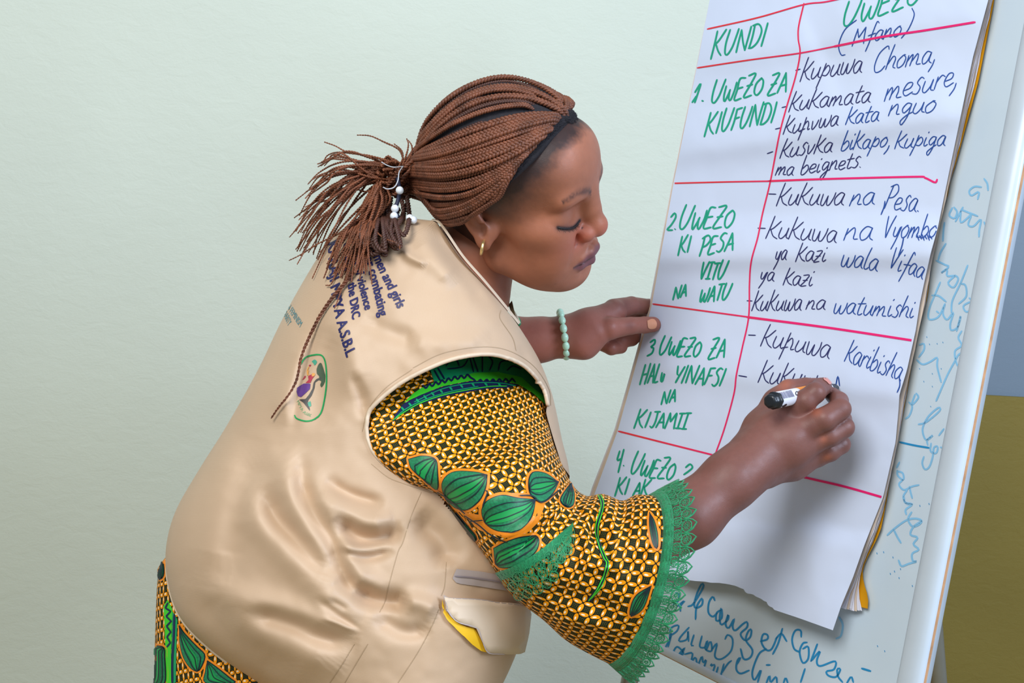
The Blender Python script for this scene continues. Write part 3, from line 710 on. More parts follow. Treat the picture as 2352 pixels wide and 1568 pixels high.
def f4(s):
    S.chain([(*mm(84, 33 * s, -49.5), .0024), (*mm(94.5, 20 * s, -44), .0056), (*mm(101, 7 * s, -41), .0066), (*mm(101.5, 0, -41.6), .0062)], .004)
    S.chain([(*mm(84, 33 * s, -50.5), .0022), (*mm(93, 19 * s, -54), .0062), (*mm(97.5, 0, -56), .0078)], .004)
sy(f4)
def f5(s):
    S.chain([(*mm(84.5, 35 * s, -50), .0010), (*mm(99, 20 * s, -48.6), .0009), (*mm(106, 7 * s, -48), .0010), (*mm(107.5, 0, -48.8), .0010)], .0022, 's')
sy(f5)
S.ell(mm(97, 0, -65.5), mm(6, 15, 3.5), .010, op='s')             # under the lip
def f6(s):  # ear
    R = rot_to((-0.62, 0.0, 1), (1, 0.30 * s, .62))
    S.ell(mm(-14, 75 * s, 8), mm(15, 6.5, 30), .006, R)
    S.ell(mm(-13, 82 * s, 10), mm(9, 5.5, 19), .004, R, 's')
    S.ell(mm(-2, 77 * s, -15), mm(9, 5.5, 10), .006, R)
    S.ell(mm(-1, 80 * s, 3), mm(6, 6, 8), .003, None, 's')
    S.ell(mm(7, 69 * s, -2), mm(6, 5, 9), .012)
sy(f6)
S.cap(mm(-25, 0, -20), mm(-58, 8, -115), .055, .047, .02)          # top of the neck
Vh, Fh = S.mesh()
_hl = bvh_of(Vh, Fh)
def onface(y, z):
    h = _hl.ray_cast(Vector((.2, y / 1000, z / 1000)), Vector((-1, 0, 0))); return np.array(h[0]) if h[0] is not None else np.array(mm(80, y, z))
LASH = {s: np.array([onface(y * s, z) for y, z in catmull(np.array([(19., 5.0), (25, 3.6), (32, 3.6), (40, 5.6), (48, 9.0), (55, 12.5)]), 40)]) for s in (1, -1)}
# ---- skin colour on the head (flat pigment: brows, lips, hairline fuzz)
SK = np.array(lin((160, 101, 75))); SKr = np.array(lin((182, 98, 80))); SKd = np.array(lin((84, 54, 50))); LIP = np.array(lin((112, 68, 74))); HAIR = np.array(lin((30, 26, 30)))
def hairline(P):          # >0 in front of the hairline (bare skin), metres
    x, y, z = P.T; ay = np.abs(y)
    zf = 0.088 + 0 * ay
    h = (x - 0.078) * 0.69 - (z - 0.100) * 0.72 
    h = h + 0.006 - 0.16 * np.clip(ay - 0.03, 0, 1)
    h = h + 0.10 * np.clip(ay - 0.058, 0, 1)
    return h
def mixc(C, c, w): 
    w = np.clip(w, 0, 1)[:, None]; return C * (1 - w) + c * w
def gz(P, c, r, p=2): 
    d = (P - np.array(c) / 1000) / (np.array(r) / 1000); return np.exp(-(d ** 2).sum(1))
C = np.tile(SK, (len(Vh), 1)) * (1 + 0.06 * vnoise(Vh, 60, 2) + 0.04 * vnoise(Vh, 220, 4))[:, None]
for s in (1, -1):
    C = mixc(C, SKr, 0.75 * gz(Vh, (95, 20 * s, -14), (16, 16, 14)) + 0.35 * gz(Vh, (78, 40 * s, -14), (26, 20, 18)))
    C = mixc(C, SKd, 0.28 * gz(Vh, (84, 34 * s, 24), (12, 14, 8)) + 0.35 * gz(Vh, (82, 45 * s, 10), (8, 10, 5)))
    # brow hair
    t = np.clip((np.abs(Vh[:, 1]) - .012) / .042, 0, 1); zc = .040 + .012 * np.sin(t * 2.4) - .004 * t; th = .0052 * (1 - .55 * t)
    w = np.exp(-((Vh[:, 2] - zc) / th) ** 2) * (np.abs(Vh[:, 1]) > .012) * (np.abs(Vh[:, 1]) < .054) * (Vh[:, 0] > .06)
    C = mixc(C, HAIR, 0.5 * w * (0.75 + .5 * vnoise(Vh, 500, 8)))
    # lash line / the sliver of eye
    e = LASH[s]
    d = np.full(len(Vh), 1.0)
    for a, b in zip(e[:-1], e[1:]):
        ab = b - a; tt = np.clip(((Vh - a) @ ab) / (ab @ ab), 0, 1); d = np.minimum(d, np.linalg.norm(Vh - a - tt[:, None] * ab, axis=1))
    C = mixc(C, HAIR, 1.0 * np.exp(-(d / .0023) ** 4)); C = mixc(C, SKd * .7, .5 * np.exp(-(d / .004) ** 2))
C = mixc(C, SKr * 1.15, 0.6 * gz(Vh, (118, 0, -12), (14, 14, 12)))
# lips
up = np.abs(Vh[:, 1]); zt = -0.0350 - 0.0135 * (up / .034) ** 1.6; zb = -0.0645 + 0.0135 * (up / .034) ** 1.8
lw = 1 / (1 + np.exp(-(zt - Vh[:, 2]) / .0008)) / (1 + np.exp(-(Vh[:, 2] - zb) / .0009)) * (up < .035) * (Vh[:, 0] > .080)
C = mixc(C, LIP, 0.92 * lw)
C = mixc(C, SKd * 0.5, 0.8 * np.exp(-((Vh[:, 2] + .0488) / .0012) ** 2) * (up < .035) * (Vh[:, 0] > .080))
# scalp fuzz fading into the forehead
hl = hairline(Vh) + 0.004 * vnoise(Vh, 120, 7) + 0.002 * vnoise(Vh, 400, 9)
fz = 1 - np.clip((hl - 0.0) / 0.016, 0, 1); side = 1 - np.clip((hl - .002) / .044, 0, 1)
wside = np.clip((np.abs(Vh[:, 1]) - .035) / .03, 0, 1)
fz = fz * (1 - wside) + side * wside
fz *= 1 / (1 + np.exp(-(Vh[:, 2] - 0.012 - 0.25 * np.clip(.02 - Vh[:, 0], 0, 1)) / .003)) * (np.abs(Vh[:, 1]) < .0775)
back = (Vh[:, 0] < -.012) & (Vh[:, 2] > -.035 + .0 * Vh[:, 0]) & (np.abs(Vh[:, 1]) < .072); fz = np.where(back, np.maximum(fz, .9), fz)
C = mixc(C, HAIR, np.clip(fz, 0, 1) ** .95 * 0.93)
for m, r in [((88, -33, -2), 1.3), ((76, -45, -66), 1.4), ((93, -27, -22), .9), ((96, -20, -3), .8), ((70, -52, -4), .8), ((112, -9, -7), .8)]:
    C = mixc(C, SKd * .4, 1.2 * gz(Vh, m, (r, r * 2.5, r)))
C = mixc(C, SKd, 0.5 * gz(Vh, (-5, -79, 6), (9, 9, 12)))
BODY_V = [H2W(Vh)]; BODY_F = [Fh[:, ::-1] if np.linalg.det(HM) < 0 else Fh]; BODY_C = [C]; nb = len(Vh)
HEADB = bvh_of(BODY_V[0], BODY_F[0])

def world_sdf(prims, h, k=6e-3, subs=()):
    pts = []
    for pr in prims:
        if pr[0] == 'c':
            for q in pr[1]: pts.append((W(*q[:3]), q[3]))
        else: pts.append((W(*pr[1]), max(pr[2])))
    lo = np.min([p - r for p, r in pts], 0) - .008; hi = np.max([p + r for p, r in pts], 0) + .008
    s = SDF(lo, hi, h)
    for pr in prims:
        kk = pr[-1] if isinstance(pr[-1], float) else k
        if pr[0] == 'c': s.chain([(*W(*q[:3]), q[3]) for q in pr[1]], kk)
        else: s.ell(W(*pr[1]), pr[2], kk, pr[3])
    for pr in subs: s.chain([(*W(*q[:3]), q[3]) for q in pr], 0.003, 's')
    return s.mesh()
# ---- torso and arms inside the clothes
tor = [('c', [(1088, 585, 1.19, .050), (1050, 690, 1.21, .055), (1000, 820, 1.22, .08), (840, 1050, 1.21, .11), (740, 1300, 1.23, .10), (740, 1560, 1.26, .10)], .02),
       ('c', [(1000, 820, 1.19, .06), (1040, 920, 1.18, .038), (1075, 980, 1.12, .036), (1225, 1290, 1.01, .030)], .02),
       ('c', [(1000, 820, 1.22, .06), (1060, 790, 1.32, .045), (1130, 790, 1.33, .034)], .02)]
V, Fc = world_sdf(tor, 0.006); BODY_V.append(V); BODY_F.append(Fc); BODY_C.append(np.tile(SK, (len(V), 1)))
# ---- right forearm and hand holding the pen
def zp(px, py, o=0.0): return on_plane(px, py, o)
HZ = 1.035
rh = [('c', [(1240, 1290, 1.01, .028), (1400, 1272, 1.0, .026), (1500, 1232, .99, .0275), (1583, 1184, 0.992, .0290), (1680, 1100, 1.005, .0265), (1722, 1066, 1.012, .0250), (1752, 1030, 1.018, .0245)], .012),
      ('c', [(1740, 1040, 1.018, .021), (1775, 985, 1.022, .0165), (1824, 945, 1.018, .0125)], .010),
      ('c', [(1750, 1050, 1.018, .021), (1810, 1010, 1.012, .0175), (1852, 984, 1.008, .0120)], .010),
      ('c', [(1755, 1062, 1.020, .021), (1820, 1035, 1.016, .0165), (1868, 1015, 1.014, .0115)], .010),
      ('c', [(1760, 1070, 1.028, .020), (1820, 1062, 1.030, .0160), (1876, 1046, 1.028, .0110)], .010),
      ('c', [(1722, 1050, 1.028, .022), (1752, 985, 1.038, .0185), (1786, 925, 1.046, .0135), (1812, 895, 1.050, .0105)], .008),
      ('c', [(1790, 990, 1.045, .020), (1830, 1020, 1.048, .016)], .012)]
fing = [[(1824, 945, 1.016, .0125), (1850, 920, 1.008, .0108), (1872, 902, 1.008, .0100), (1886, 889, 1.026, .0090), (1892, 884, 1.042, .0078)],
        [(1852, 984, 1.008, .0126), (1893, 963, 1.000, .0114), (1929, 939, 1.004, .0104), (1927, 920, 1.024, .0088), (1912, 907, 1.042, .0078)],
        [(1868, 1015, 1.014, .0120), (1905, 1000, 1.008, .0108), (1938, 981, 1.012, .0100), (1936, 962, 1.032, .0082), (1915, 948, 1.048, .0072)],
        [(1876, 1046, 1.028, .0112), (1905, 1036, 1.022, .0100), (1931, 1020, 1.026, .0092), (1928, 1006, 1.042, .0076), (1908, 996, 1.054, .0068)],
        [(1812, 895, 1.050, .0105), (1850, 888, 1.054, .0090), (1884, 886, 1.060, .0082)]]
s_all = rh + [('c', f, .0022) for f in fing]
V, Fc = world_sdf(s_all, 0.00145, 0.004)
q = PX(V)
def dpx(x, y): return np.hypot(q[:, 0] - x, q[:, 1] - y)
def hand_cols(V, seed):
    C = np.tile(np.array(lin((118, 76, 67))), (len(V), 1)) * (1 + 0.08 * vnoise(V, 50, seed) + .05 * vnoise(V, 300, seed + 1))[:, None]
    return C
C = hand_cols(V, 3)
kn = np.array(lin((92, 54, 50)))
for x, y, r in [(1872, 902, 12), (1930, 936, 13), (1942, 980, 12), (1932, 1022, 11), (1824, 945, 15), (1856, 984, 16)]: C = mixc(C, kn, .35 * np.exp(-(dpx(x, y) / r) ** 2))
pal = np.array(lin((186, 110, 84)))
for x, y, r in [(1876, 946, 12), (1892, 1008, 9), (1900, 1050, 10), (1800, 880, 18)]: C = mixc(C, pal, .5 * np.exp(-(dpx(x, y) / r) ** 2))
BODY_V.append(V); BODY_F.append(Fc); BODY_C.append(C)
# ---- left forearm and hand on the far edge of the sheet
lh = [('c', [(1060, 792, 1.33, .036), (1180, 787, 1.318, .031), (1240, 780, 1.312, .0265), (1300, 772, 1.305, .0235)], .012),
      ('c', [(1300, 768, 1.305, .0225), (1350, 750, 1.30, .0215), (1412, 716, 1.315, .0150)], .010),
      ('c', [(1305, 785, 1.305, .0195), (1340, 785, 1.295, .0200), (1372, 764, 1.29, .0165)], .010),
      ('c', [(1320, 770, 1.31, .022), (1370, 762, 1.33, .016), (1396, 770, 1.345, .013)], .010)]
lf = [[(1366, 762, 1.292, .0165), (1400, 754, 1.288, .0140), (1448, 748, 1.300, .0108), (1480, 746, 1.318, .0104), (1500, 745, 1.322, .0098)],
      [(1410, 712, 1.318, .0145), (1450, 702, 1.340, .0118), (1490, 704, 1.372, .0100), (1520, 712, 1.385, .0090)],
      [(1398, 728, 1.335, .0135), (1438, 722, 1.358, .0108), (1470, 728, 1.385, .0095)],
      [(1390, 770, 1.345, .0125), (1424, 781, 1.345, .0118), (1450, 776, 1.362, .0105), (1464, 768, 1.385, .0095)],
      [(1380, 786, 1.338, .0105), (1404, 799, 1.332, .0090), (1426, 797, 1.345, .0085)]]
V, Fc = world_sdf(lh + [('c', f, .0022) for f in lf], 0.00165, 0.004)
q = PX(V); C = hand_cols(V, 11) * 1.6; C = mixc(C, np.array(lin((172, 98, 76))), np.clip((q[:, 1] - 700) / 110, 0, .35) + 0 * q[:, 0])  # this hand's skin is painted lighter to offset the shade it sits in
for x, y, r in [(1448, 748, 12), (1435, 700, 16)]: C = mixc(C, kn, .45 * np.exp(-(dpx(x, y) / r) ** 2))
BODY_V.append(V); BODY_F.append(Fc); BODY_C.append(C)
off = 0; FF = []
for v, f in zip(BODY_V, BODY_F): FF.append(f + off); off += len(v)
M_skin = NT('brown_skin')
at = M_skin.n('ShaderNodeAttribute', attribute_name='Col')
M_skin.P(Base_Color=at.outputs['Color'], Roughness=M_skin.ramp(M_skin.noise(90, 4), [(0.3, (.44, .44, .44)), (.7, (.56, .56, .56))]))
M_skin.b.inputs['Subsurface Weight'].default_value = 0.12; M_skin.b.inputs['Subsurface Radius'].default_value = (0.008, 0.003, 0.0015); M_skin.b.inputs['Subsurface Scale'].default_value = 1.0
M_skin.b.inputs['Specular IOR Level'].default_value = 0.42
M_skin.bump(M_skin.math('ADD', M_skin.noise(900, 3), M_skin.math('MULTIPLY', M_skin.noise(260, 3), 1.4)), 0.16, 0.0006)
M_skin = M_skin.m
body = pk('body', np.concatenate(BODY_V), np.concatenate(FF), M_skin, cols=np.concatenate(BODY_C))
M_nail = simple('pink_nail', (206, 132, 118), 0.28, 0.05, 40); M_nail2 = simple('pale_nail', (214, 150, 118), 0.3, 0.05, 40)
SBODY = Surf(np.concatenate(BODY_V), np.concatenate(FF))
mb = MB(); SBODY.fill(mb, [(1891, 869), (1897, 866), (1903, 868), (1908, 874), (1909, 880), (1904, 883), (1898, 877), (1892, 873)], 0.0007, 3, True); 
if mb.V: tag(pk('fingernail', np.concatenate(mb.V), mb.F, M_nail), 'pink nail of the writing finger')
mb = MB(); SBODY.fill(mb, [(1486, 737), (1495, 733), (1503, 734), (1508, 742), (1506, 752), (1497, 755), (1488, 752)], 0.0007, 3, True)
if mb.V: tag(pk('fingernail', np.concatenate(mb.V), mb.F, M_nail2), 'pale thumbnail over the sheet edge')
# lashes and the glint of eye
M_lash = simple('black_lashes', (22, 18, 20), 0.6, 0.05)
mb = MB()
for s in (1, -1):
    e = LASH[s]
    for i in range(5, 40, 2):
        p = e[i]; o = np.array([.55, .25 * s * (i / 40) * 1.8, -.62]); o /= np.linalg.norm(o); l = .0048 + .0012 * math.sin(i)
        Q = np.array([p, p + o * l * .5 + np.array([0, 0, -.0005]), p + o * l + np.array([0, 0, .0008])])
        V, Fc = tube(H2W(Q), [.00028, .00022, .00008], 4); mb.add(V, Fc)
    V, Fc = tube(H2W(e + np.array([.0001, 0, 0])), .0010, 5); mb.add(V, Fc)
pk('eyelashes', np.concatenate(mb.V), mb.F, M_lash)
# ------------------------------------------------------------------ clothes
def fold_field(folds):
    FL = [(resample(catmull(np.array(p, float), 30), 4), w * (1.45 if w >= 14 else 1.1), a * (1.25 if w >= 14 else 1 if w >= 9 else .55)) for p, w, a in folds]
    def f(P):
        d = np.zeros(len(P))
        for q, w, a in FL:
            lo, hi = q.min(0) - 3 * w, q.max(0) + 3 * w
            m = (P[:, 0] > lo[0]) & (P[:, 0] < hi[0]) & (P[:, 1] > lo[1]) & (P[:, 1] < hi[1])
            if not m.any(): continue
            S_ = P[m]; dd = np.linalg.norm(S_[:, None] - q[None], axis=2); k = dd.argmin(1); dm = dist_poly(S_, q, False)
            e = np.clip(np.minimum(k, len(q) - 1 - k) / (0.22 * len(q)), 0.0, 1); d[m] += a * np.exp(-(dm / w) ** 2) * e
        return d
    return f
def loft(rows, nrow, nth, disp=None, bscale=1.0, th=None, pw=1.0):
    """rows: Lx Ly Rx Ry ZL ZR D [bx by]; returns V, F, uv, pixel grid"""
    R = np.array([list(r) + [0, 0] * (len(r) < 9) for r in rows], float); R = catmull(R, nrow)
    a = np.linspace(0, 2 * math.pi, nth, endpoint=False) if th is None else th
    n = len(a); s = np.sin(a); u = (1 - np.cos(a)) / 2
    sf = np.sign(s) * np.abs(s) ** pw
    Lp_ = R[:, None, 0:2]; Rp_ = R[:, None, 2:4]
    P = Lp_ + (Rp_ - Lp_) * u[None, :, None] + R[:, None, 7:9] * np.where(s > 0, s, 0)[None, :, None]
    Z = R[:, 4:5] * (1 - u) + R[:, 5:6] * u - R[:, 6:7] * np.where(sf > 0, sf, sf * bscale)[None]
    Pf = P.reshape(-1, 2); Zf = Z.ravel().copy()
    if disp is not None:
        w = np.clip(s, 0, 1) ** 0.6; Zf -= disp(Pf) * np.tile(w, nrow)
    V = WA(np.c_[Pf, Zf]); G_ = V.reshape(nrow, n, 3)
    mid = n // 4 if th is None else n // 2
    du = np.linalg.norm(np.diff(G_, axis=1), axis=2); cu = np.concatenate([np.zeros((nrow, 1)), np.cumsum(du, 1)], 1); cu -= cu[:, mid:mid + 1]
    dv = np.linalg.norm(np.diff(G_[:, mid], axis=0), axis=1); cv = np.concatenate([[0], np.cumsum(dv)])
    uv = np.stack([cu, np.broadcast_to(cv[:, None], cu.shape)], 2).reshape(-1, 2)
    return V, gridf(nrow, n, th is None), uv, np.c_[Pf, Zf]
def z1(P): return [(820 + x / 1.99, 780 + y / 1.99) for x, y in P]
def z2(P): return [(340 + x / 2.613, 1000 + y / 2.613) for x, y in P]
def z3(P): return [(600 + x / 3.0157, 500 + y / 3.0157) for x, y in P]
def zA(P): return [(630 + x / 3.647, 560 + y / 3.647) for x, y in P]

VF = [(z2([(900, 100), (930, 300), (1010, 480), (1110, 640), (1170, 800), (1260, 930), (1420, 1010)]), 15, -.0065), (z2([(820, 60), (860, 330), (960, 540), (1060, 740), (1120, 900)]), 26, .0065),
      (z2([(960, 200), (1060, 480), (1160, 650), (1230, 820), (1330, 900), (1460, 930)]), 20, .006), (z2([(690, 290), (760, 480), (870, 600), (1000, 740), (1110, 870)]), 17, -.0055),
      (z2([(610, 240), (660, 470), (780, 640), (920, 790), (1080, 960), (1300, 1080)]), 28, .006), (z2([(1060, 260), (1200, 350), (1420, 415)]), 13, -.004), (z2([(1120, 480), (1250, 600), (1400, 620), (1530, 540)]), 15, -.006),
      (z2([(1040, 330), (1200, 470), (1350, 520), (1480, 480)]), 18, .005), (z2([(1150, 680), (1300, 730), (1480, 690)]), 10, -.0035), (z2([(1130, 640), (1250, 680), (1400, 660), (1500, 640)]), 12, .004), (z2([(1240, 920), (1400, 990), (1590, 1000)]), 16, -.006),
      (z2([(560, 1060), (850, 1120), (1060, 1210), (1270, 1240)]), 16, -.005), (z2([(180, 880), (500, 960), (850, 1050), (1100, 1170), (1250, 1200)]), 22, .005), (z2([(1000, 960), (1120, 1060), (1290, 1190)]), 8, -.003), (z2([(1040, 1090), (1150, 1130), (1280, 1180)]), 6, .003),
      (z2([(1090, 980), (1200, 1050)]), 6, -.0025), (z2([(560, 0), (470, 300), (400, 600), (330, 900)]), 40, .006), (z2([(640, 0), (560, 300), (500, 640), (470, 900)]), 26, -.004), (z2([(200, 900), (420, 1150), (700, 1350), (900, 1450)]), 30, -.004),
      (z2([(420, 1000), (700, 1200), (1000, 1330), (1200, 1380)]), 26, .004), (z2([(1350, 1080), (1550, 1180), (1700, 1150)]), 14, -.0035), (z2([(1500, 1000), (1620, 1000), (1750, 1060)]), 16, .004), (z2([(1600, 480), (1760, 640), (1800, 800)]), 22, -.004),
      (z3([(700, 1250), (620, 1000), (560, 800), (480, 560)]), 26, .004), (z3([(420, 1480), (400, 1300), (470, 1000), (520, 760)]), 24, -.003), (z3([(150, 1450), (190, 1100), (300, 800)]), 22, .004), (z3([(230, 1500), (240, 1250), (330, 930), (420, 640)]), 12, -.0035),
      (z3([(980, 190), (1020, 260), (1150, 330)]), 10, .003), (z3([(1150, 60), (1300, 220), (1440, 420), (1600, 640)]), 14, -.003), (z3([(1080, 90), (1200, 280), (1350, 470)]), 18, .003), (z3([(700, 700), (900, 800), (1100, 860)]), 16, -.002), (z3([(620, 1060), (700, 1250), (720, 1400)]), 12, -.003),
      (z3([(1000, 860), (1300, 880), (1600, 840)]), 18, .0015), (z3([(1780, 880), (1880, 1050), (1990, 1180)]), 10, -.0025), ([(1268, 900), (1285, 1000), (1290, 1080)], 9, .003)]
vf = fold_field(VF)
vdisp = lambda P: 2.3 * vf(P) + .0016 * vnoise(np.c_[P / 70, P[:, :1] * 0], 1.0, 21) + .0006 * vnoise(np.c_[P / 24, P[:, :1] * 0], 1.0, 22)
VR = [(992, 506, 1006, 514, 1.13, 1.13, .010), (900, 500, 1060, 592, 1.15, 1.13, .045), (800, 520, 1112, 652, 1.17, 1.13, .075), (752, 560, 1160, 708, 1.19, 1.14, .10), (700, 640, 1192, 750, 1.20, 1.15, .125), (645, 740, 1238, 826, 1.20, 1.16, .145),
      (592, 850, 1268, 905, 1.20, 1.165, .155), (522, 975, 1290, 1005, 1.20, 1.17, .16), (456, 1080, 1308, 1095, 1.20, 1.16, .165), (404, 1172, 1290, 1190, 1.20, 1.14, .165), (382, 1252, 1255, 1300, 1.20, 1.12, .165), (384, 1330, 1214, 1390, 1.20, 1.11, .165),
      (412, 1415, 1202, 1455, 1.19, 1.10, .16), (480, 1488, 1178, 1520, 1.18, 1.10, .155), (590, 1566, 1150, 1580, 1.17, 1.10, .15), (700, 1628, 1120, 1640, 1.16, 1.10, .145)]
NR, NTH = 300, 400
V, Fc, uv, pg = loft(VR, NR, NTH, vdisp, pw=.85)
ARM = np.array(z1([(45, 400), (60, 330), (110, 270), (200, 200), (330, 130), (450, 85), (560, 68), (650, 75), (740, 110), (800, 160), (850, 230), (868, 300), (866, 340), (900, 460), (935, 570), (985, 640), (900, 900), (500, 860), (350, 688), (270, 640), (200, 610), (130, 570), (75, 510), (50, 450)]))
ARMs = resample(catmull(np.vstack([ARM[:14]]), 120), 3); ARMp = np.vstack([ARMs, ARM[14:18], resample(catmull(ARM[18:], 60), 3), ARMs[:1]])
# move the mesh rows onto the armhole line before cutting it out
front = (np.tile(np.arange(NTH), NR) < NTH // 2)
P2 = pg[:, :2].copy(); d = dist_poly(P2, ARMp); near = front & (d < 2.2)
for i in np.where(near)[0]:
    best = None
    for a, b in zip(ARMp[:-1], ARMp[1:]):
        ab = b - a; t = np.clip((P2[i] - a) @ ab / (ab @ ab + 1e-9), 0, 1); q = a + t * ab; e = np.sum((P2[i] - q) ** 2)
        if best is None or e < best[0]: best = (e, q)
    P2[i] = best[1]
pg[:, :2] = P2; V = WA(pg)
cen = P2[Fc].mean(1); fr = front[Fc].all(1)
keep = ~(fr & inpoly(cen, ARMp)); Fv = Fc[keep]
M_vest = NT('beige_satin_cotton'); c = lin((200, 172, 142))
M_vest.P(Base_Color=M_vest.ramp(M_vest.noise(9, 3), [(0.3, tuple(x * .96 for x in c)), (0.7, tuple(min(1, x * 1.03) for x in c))]), Roughness=0.46, Sheen_Weight=0.0)
M_vest.b.inputs['Specular IOR Level'].default_value = 0.4
wv = M_vest.n('ShaderNodeTexWave', wave_type='BANDS', bands_direction='X'); wv.inputs['Scale'].default_value = 420; M_vest.t.links.new(M_vest.coord('UV'), wv.inputs[0])
wv2 = M_vest.n('ShaderNodeTexWave', wave_type='BANDS', bands_direction='Y'); wv2.inputs['Scale'].default_value = 420; M_vest.t.links.new(M_vest.coord('UV'), wv2.inputs[0])
M_vest.bump(M_vest.math('ADD', M_vest.math('MULTIPLY', M_vest.math('ADD', wv.outputs[1], wv2.outputs[1]), .25), M_vest.noise(30, 5)), 0.16, 0.0015); M_vest = M_vest.m
vest = pk('vest', V, Fv, M_vest, uv=uv)
tag(vest, 'beige waistcoat with dark blue printing')
SV = Surf(V, Fc)
M_pipe = simple('beige_piping', (214, 194, 168), 0.5, 0.04); M_seam = simple('seam_thread', (176, 150, 118), 0.7, 0.05); M_lin = simple('olive_lining', (104, 92, 58), 0.8, 0.1)
def kid(name, mb, mat, parent, smooth=True, label=None):
    if not mb.V: return None
    o = mk(name, np.concatenate(mb.V), mb.F, mat, None, smooth, uv=np.concatenate(mb.UV)); o.parent = parent
    if label: o['label'] = label
    if parent is person: o.matrix_parent_inverse = Matrix.Translation(-Vector(_pl))
    return o
# armhole binding
vis = np.vstack([resample(catmull(ARM[18:], 60), 4), resample(catmull(ARM[:12], 90), 4)]); Q = [SV.at(x, y, 0.0012) for x, y in vis]; Q = np.array([q for q in Q if q is not None])
mb = MB(); mb.add(*tube(Q, .0022, 8)); kid('armhole_binding', mb, M_pipe, vest)
# hem piping
hem = np.array([(r[0], r[1], r[4]) for r in VR[10:]], float); mb = MB(); mb.add(*tube(WA(catmull(hem + np.array([5, 0, -.003]), 90)), np.concatenate([np.linspace(.0008, .0036, 14), np.full(76, .0036)]), 8)); kid('hem_piping', mb, M_pipe, vest)
# collar band, open ring round the neck
nearc = catmull(np.array([(990, 506, 1.14), (1010, 516, 1.115), (1060, 588, 1.10), (1112, 648, 1.105), (1160, 706, 1.125), (1191, 745, 1.145)], float), 40)
farc = catmull(np.array([(1190, 744, 1.17), (1180, 722, 1.22), (1160, 690, 1.27), (1110, 610, 1.29), (1040, 530, 1.25), (990, 508, 1.15)], float), 40)
ring = np.vstack([nearc, farc]); Vr = np.vstack([WA(ring), WA(ring + np.array([4, -4, 0.003])), WA(ring + np.array([7, 0, .010]))]); nr = len(ring)
fr_ = [(i, i + 1, nr + i + 1, nr + i) for i in range(nr - 1)] + [(nr + i, nr + i + 1, 2 * nr + i + 1, 2 * nr + i) for i in range(nr - 1)]
o = pk('collar', Vr, fr_, M_pipe, parent=person); o.parent = vest; o.matrix_parent_inverse = Matrix.Identity(4)
mb = MB(); Q = [SV.at(x, y, 0.0008) for x, y in []]
lining = WA(np.array([(1191, 745, 1.15), (1186, 735, 1.16), (1176, 690, 1.22), (1168, 700, 1.21), (1180, 735, 1.19), (1192, 760, 1.17)])); mb.add(lining, [(0, 1, 4, 5), (1, 2, 3, 4)]); kid('collar_lining', mb, M_lin, vest)
# seams
mb = MB()
for P in (z2([(1640, 340), (1580, 480), (1530, 640), (1500, 700), (1450, 880), (1420, 1000), (1390, 1060)]), z2([(1240, 1250), (1160, 1380), (1090, 1484)]), z2([(1320, 1250), (1230, 1400), (1180, 1484)]), z2([(1750, 1030), (1700, 1150), (1620, 1300), (1500, 1484)]),
          z2([(1790, 760), (1780, 900), (1760, 960)]), z3([(1660, 640), (1655, 700), (1740, 830), (1765, 920)]), z3([(1050, 1040), (1250, 940), (1500, 895), (1700, 915), (1880, 1020), (1990, 1180), (2005, 1300)]), z2([(1340, 170), (1440, 250), (1540, 290), (1700, 345)]), z3([(1045, 1050), (860, 1180), (740, 1330), (700, 1480)])):
    SV.stroke(mb, P, 1.5, 0.0003, 6)
kid('seam', mb, M_seam, vest)
# zip and pocket flap
M_zip = simple('grey_zip_tape', (176, 164, 160), 0.5, 0.04); M_tooth = simple('zip_teeth', (140, 130, 136), 0.4, 0.1); M_flap = simple('flap_cloth', (216, 196, 170), 0.5, 0.05, 20); M_yl = simple('yellow_lining', (240, 190, 20), 0.6, 0.05)
mb = MB(); SV.fill(mb, z2([(1850, 800), (2000, 815), (2110, 835), (2250, 870), (2260, 945), (2160, 930), (2000, 905), (1850, 885), (1825, 855)]), 0.0012, 12); kid('pocket_zip', mb, M_zip, vest, label='pale grey zip')
mb = MB(); SV.stroke(mb, z2([(1840, 842), (1950, 850), (2080, 870), (2200, 900)]), 3.2, 0.0022, 5); kid('zip_teeth', mb, M_tooth, vest)
fl = [(1755, 965), (1950, 975), (2150, 990), (2240, 1005), (2255, 1050), (2240, 1180), (2215, 1290), (2100, 1290), (2010, 1280), (1975, 1215), (1945, 1150), (1900, 1140), (1850, 1120), (1800, 1075), (1755, 1020)]
mb = MB(); SV.fill(mb, z2(fl), 0.007, 14); 
fo = kid('pocket_flap', mb, M_flap, vest, label='curling pocket flap with a yellow underside')
sm = fo.modifiers.new('t', 'SOLIDIFY'); sm.thickness = 0.0015
mb = MB(); SV.fill(mb, z2([(1748, 985), (1755, 1020), (1800, 1080), (1850, 1125), (1900, 1145), (1945, 1152), (1980, 1215), (2012, 1282), (2095, 1292), (2070, 1294), (1990, 1284), (1930, 1240), (1850, 1165), (1790, 1105), (1745, 1030)]), 0.0045, 8); kid('flap_lining', mb, M_yl, vest, label='yellow underside of the flap')
mb = MB()
for P, w in ((z2([(1755, 965), (2000, 978), (2240, 1008)]), 2.0), (z2([(1755, 965), (1750, 1000), (1800, 1075), (1850, 1122), (1945, 1148), (1975, 1212), (2010, 1280), (2100, 1290)]), 2.2)): SV.stroke(mb, P, w, 0.0085, 5)
kid('flap_piping', mb, M_zip, vest)
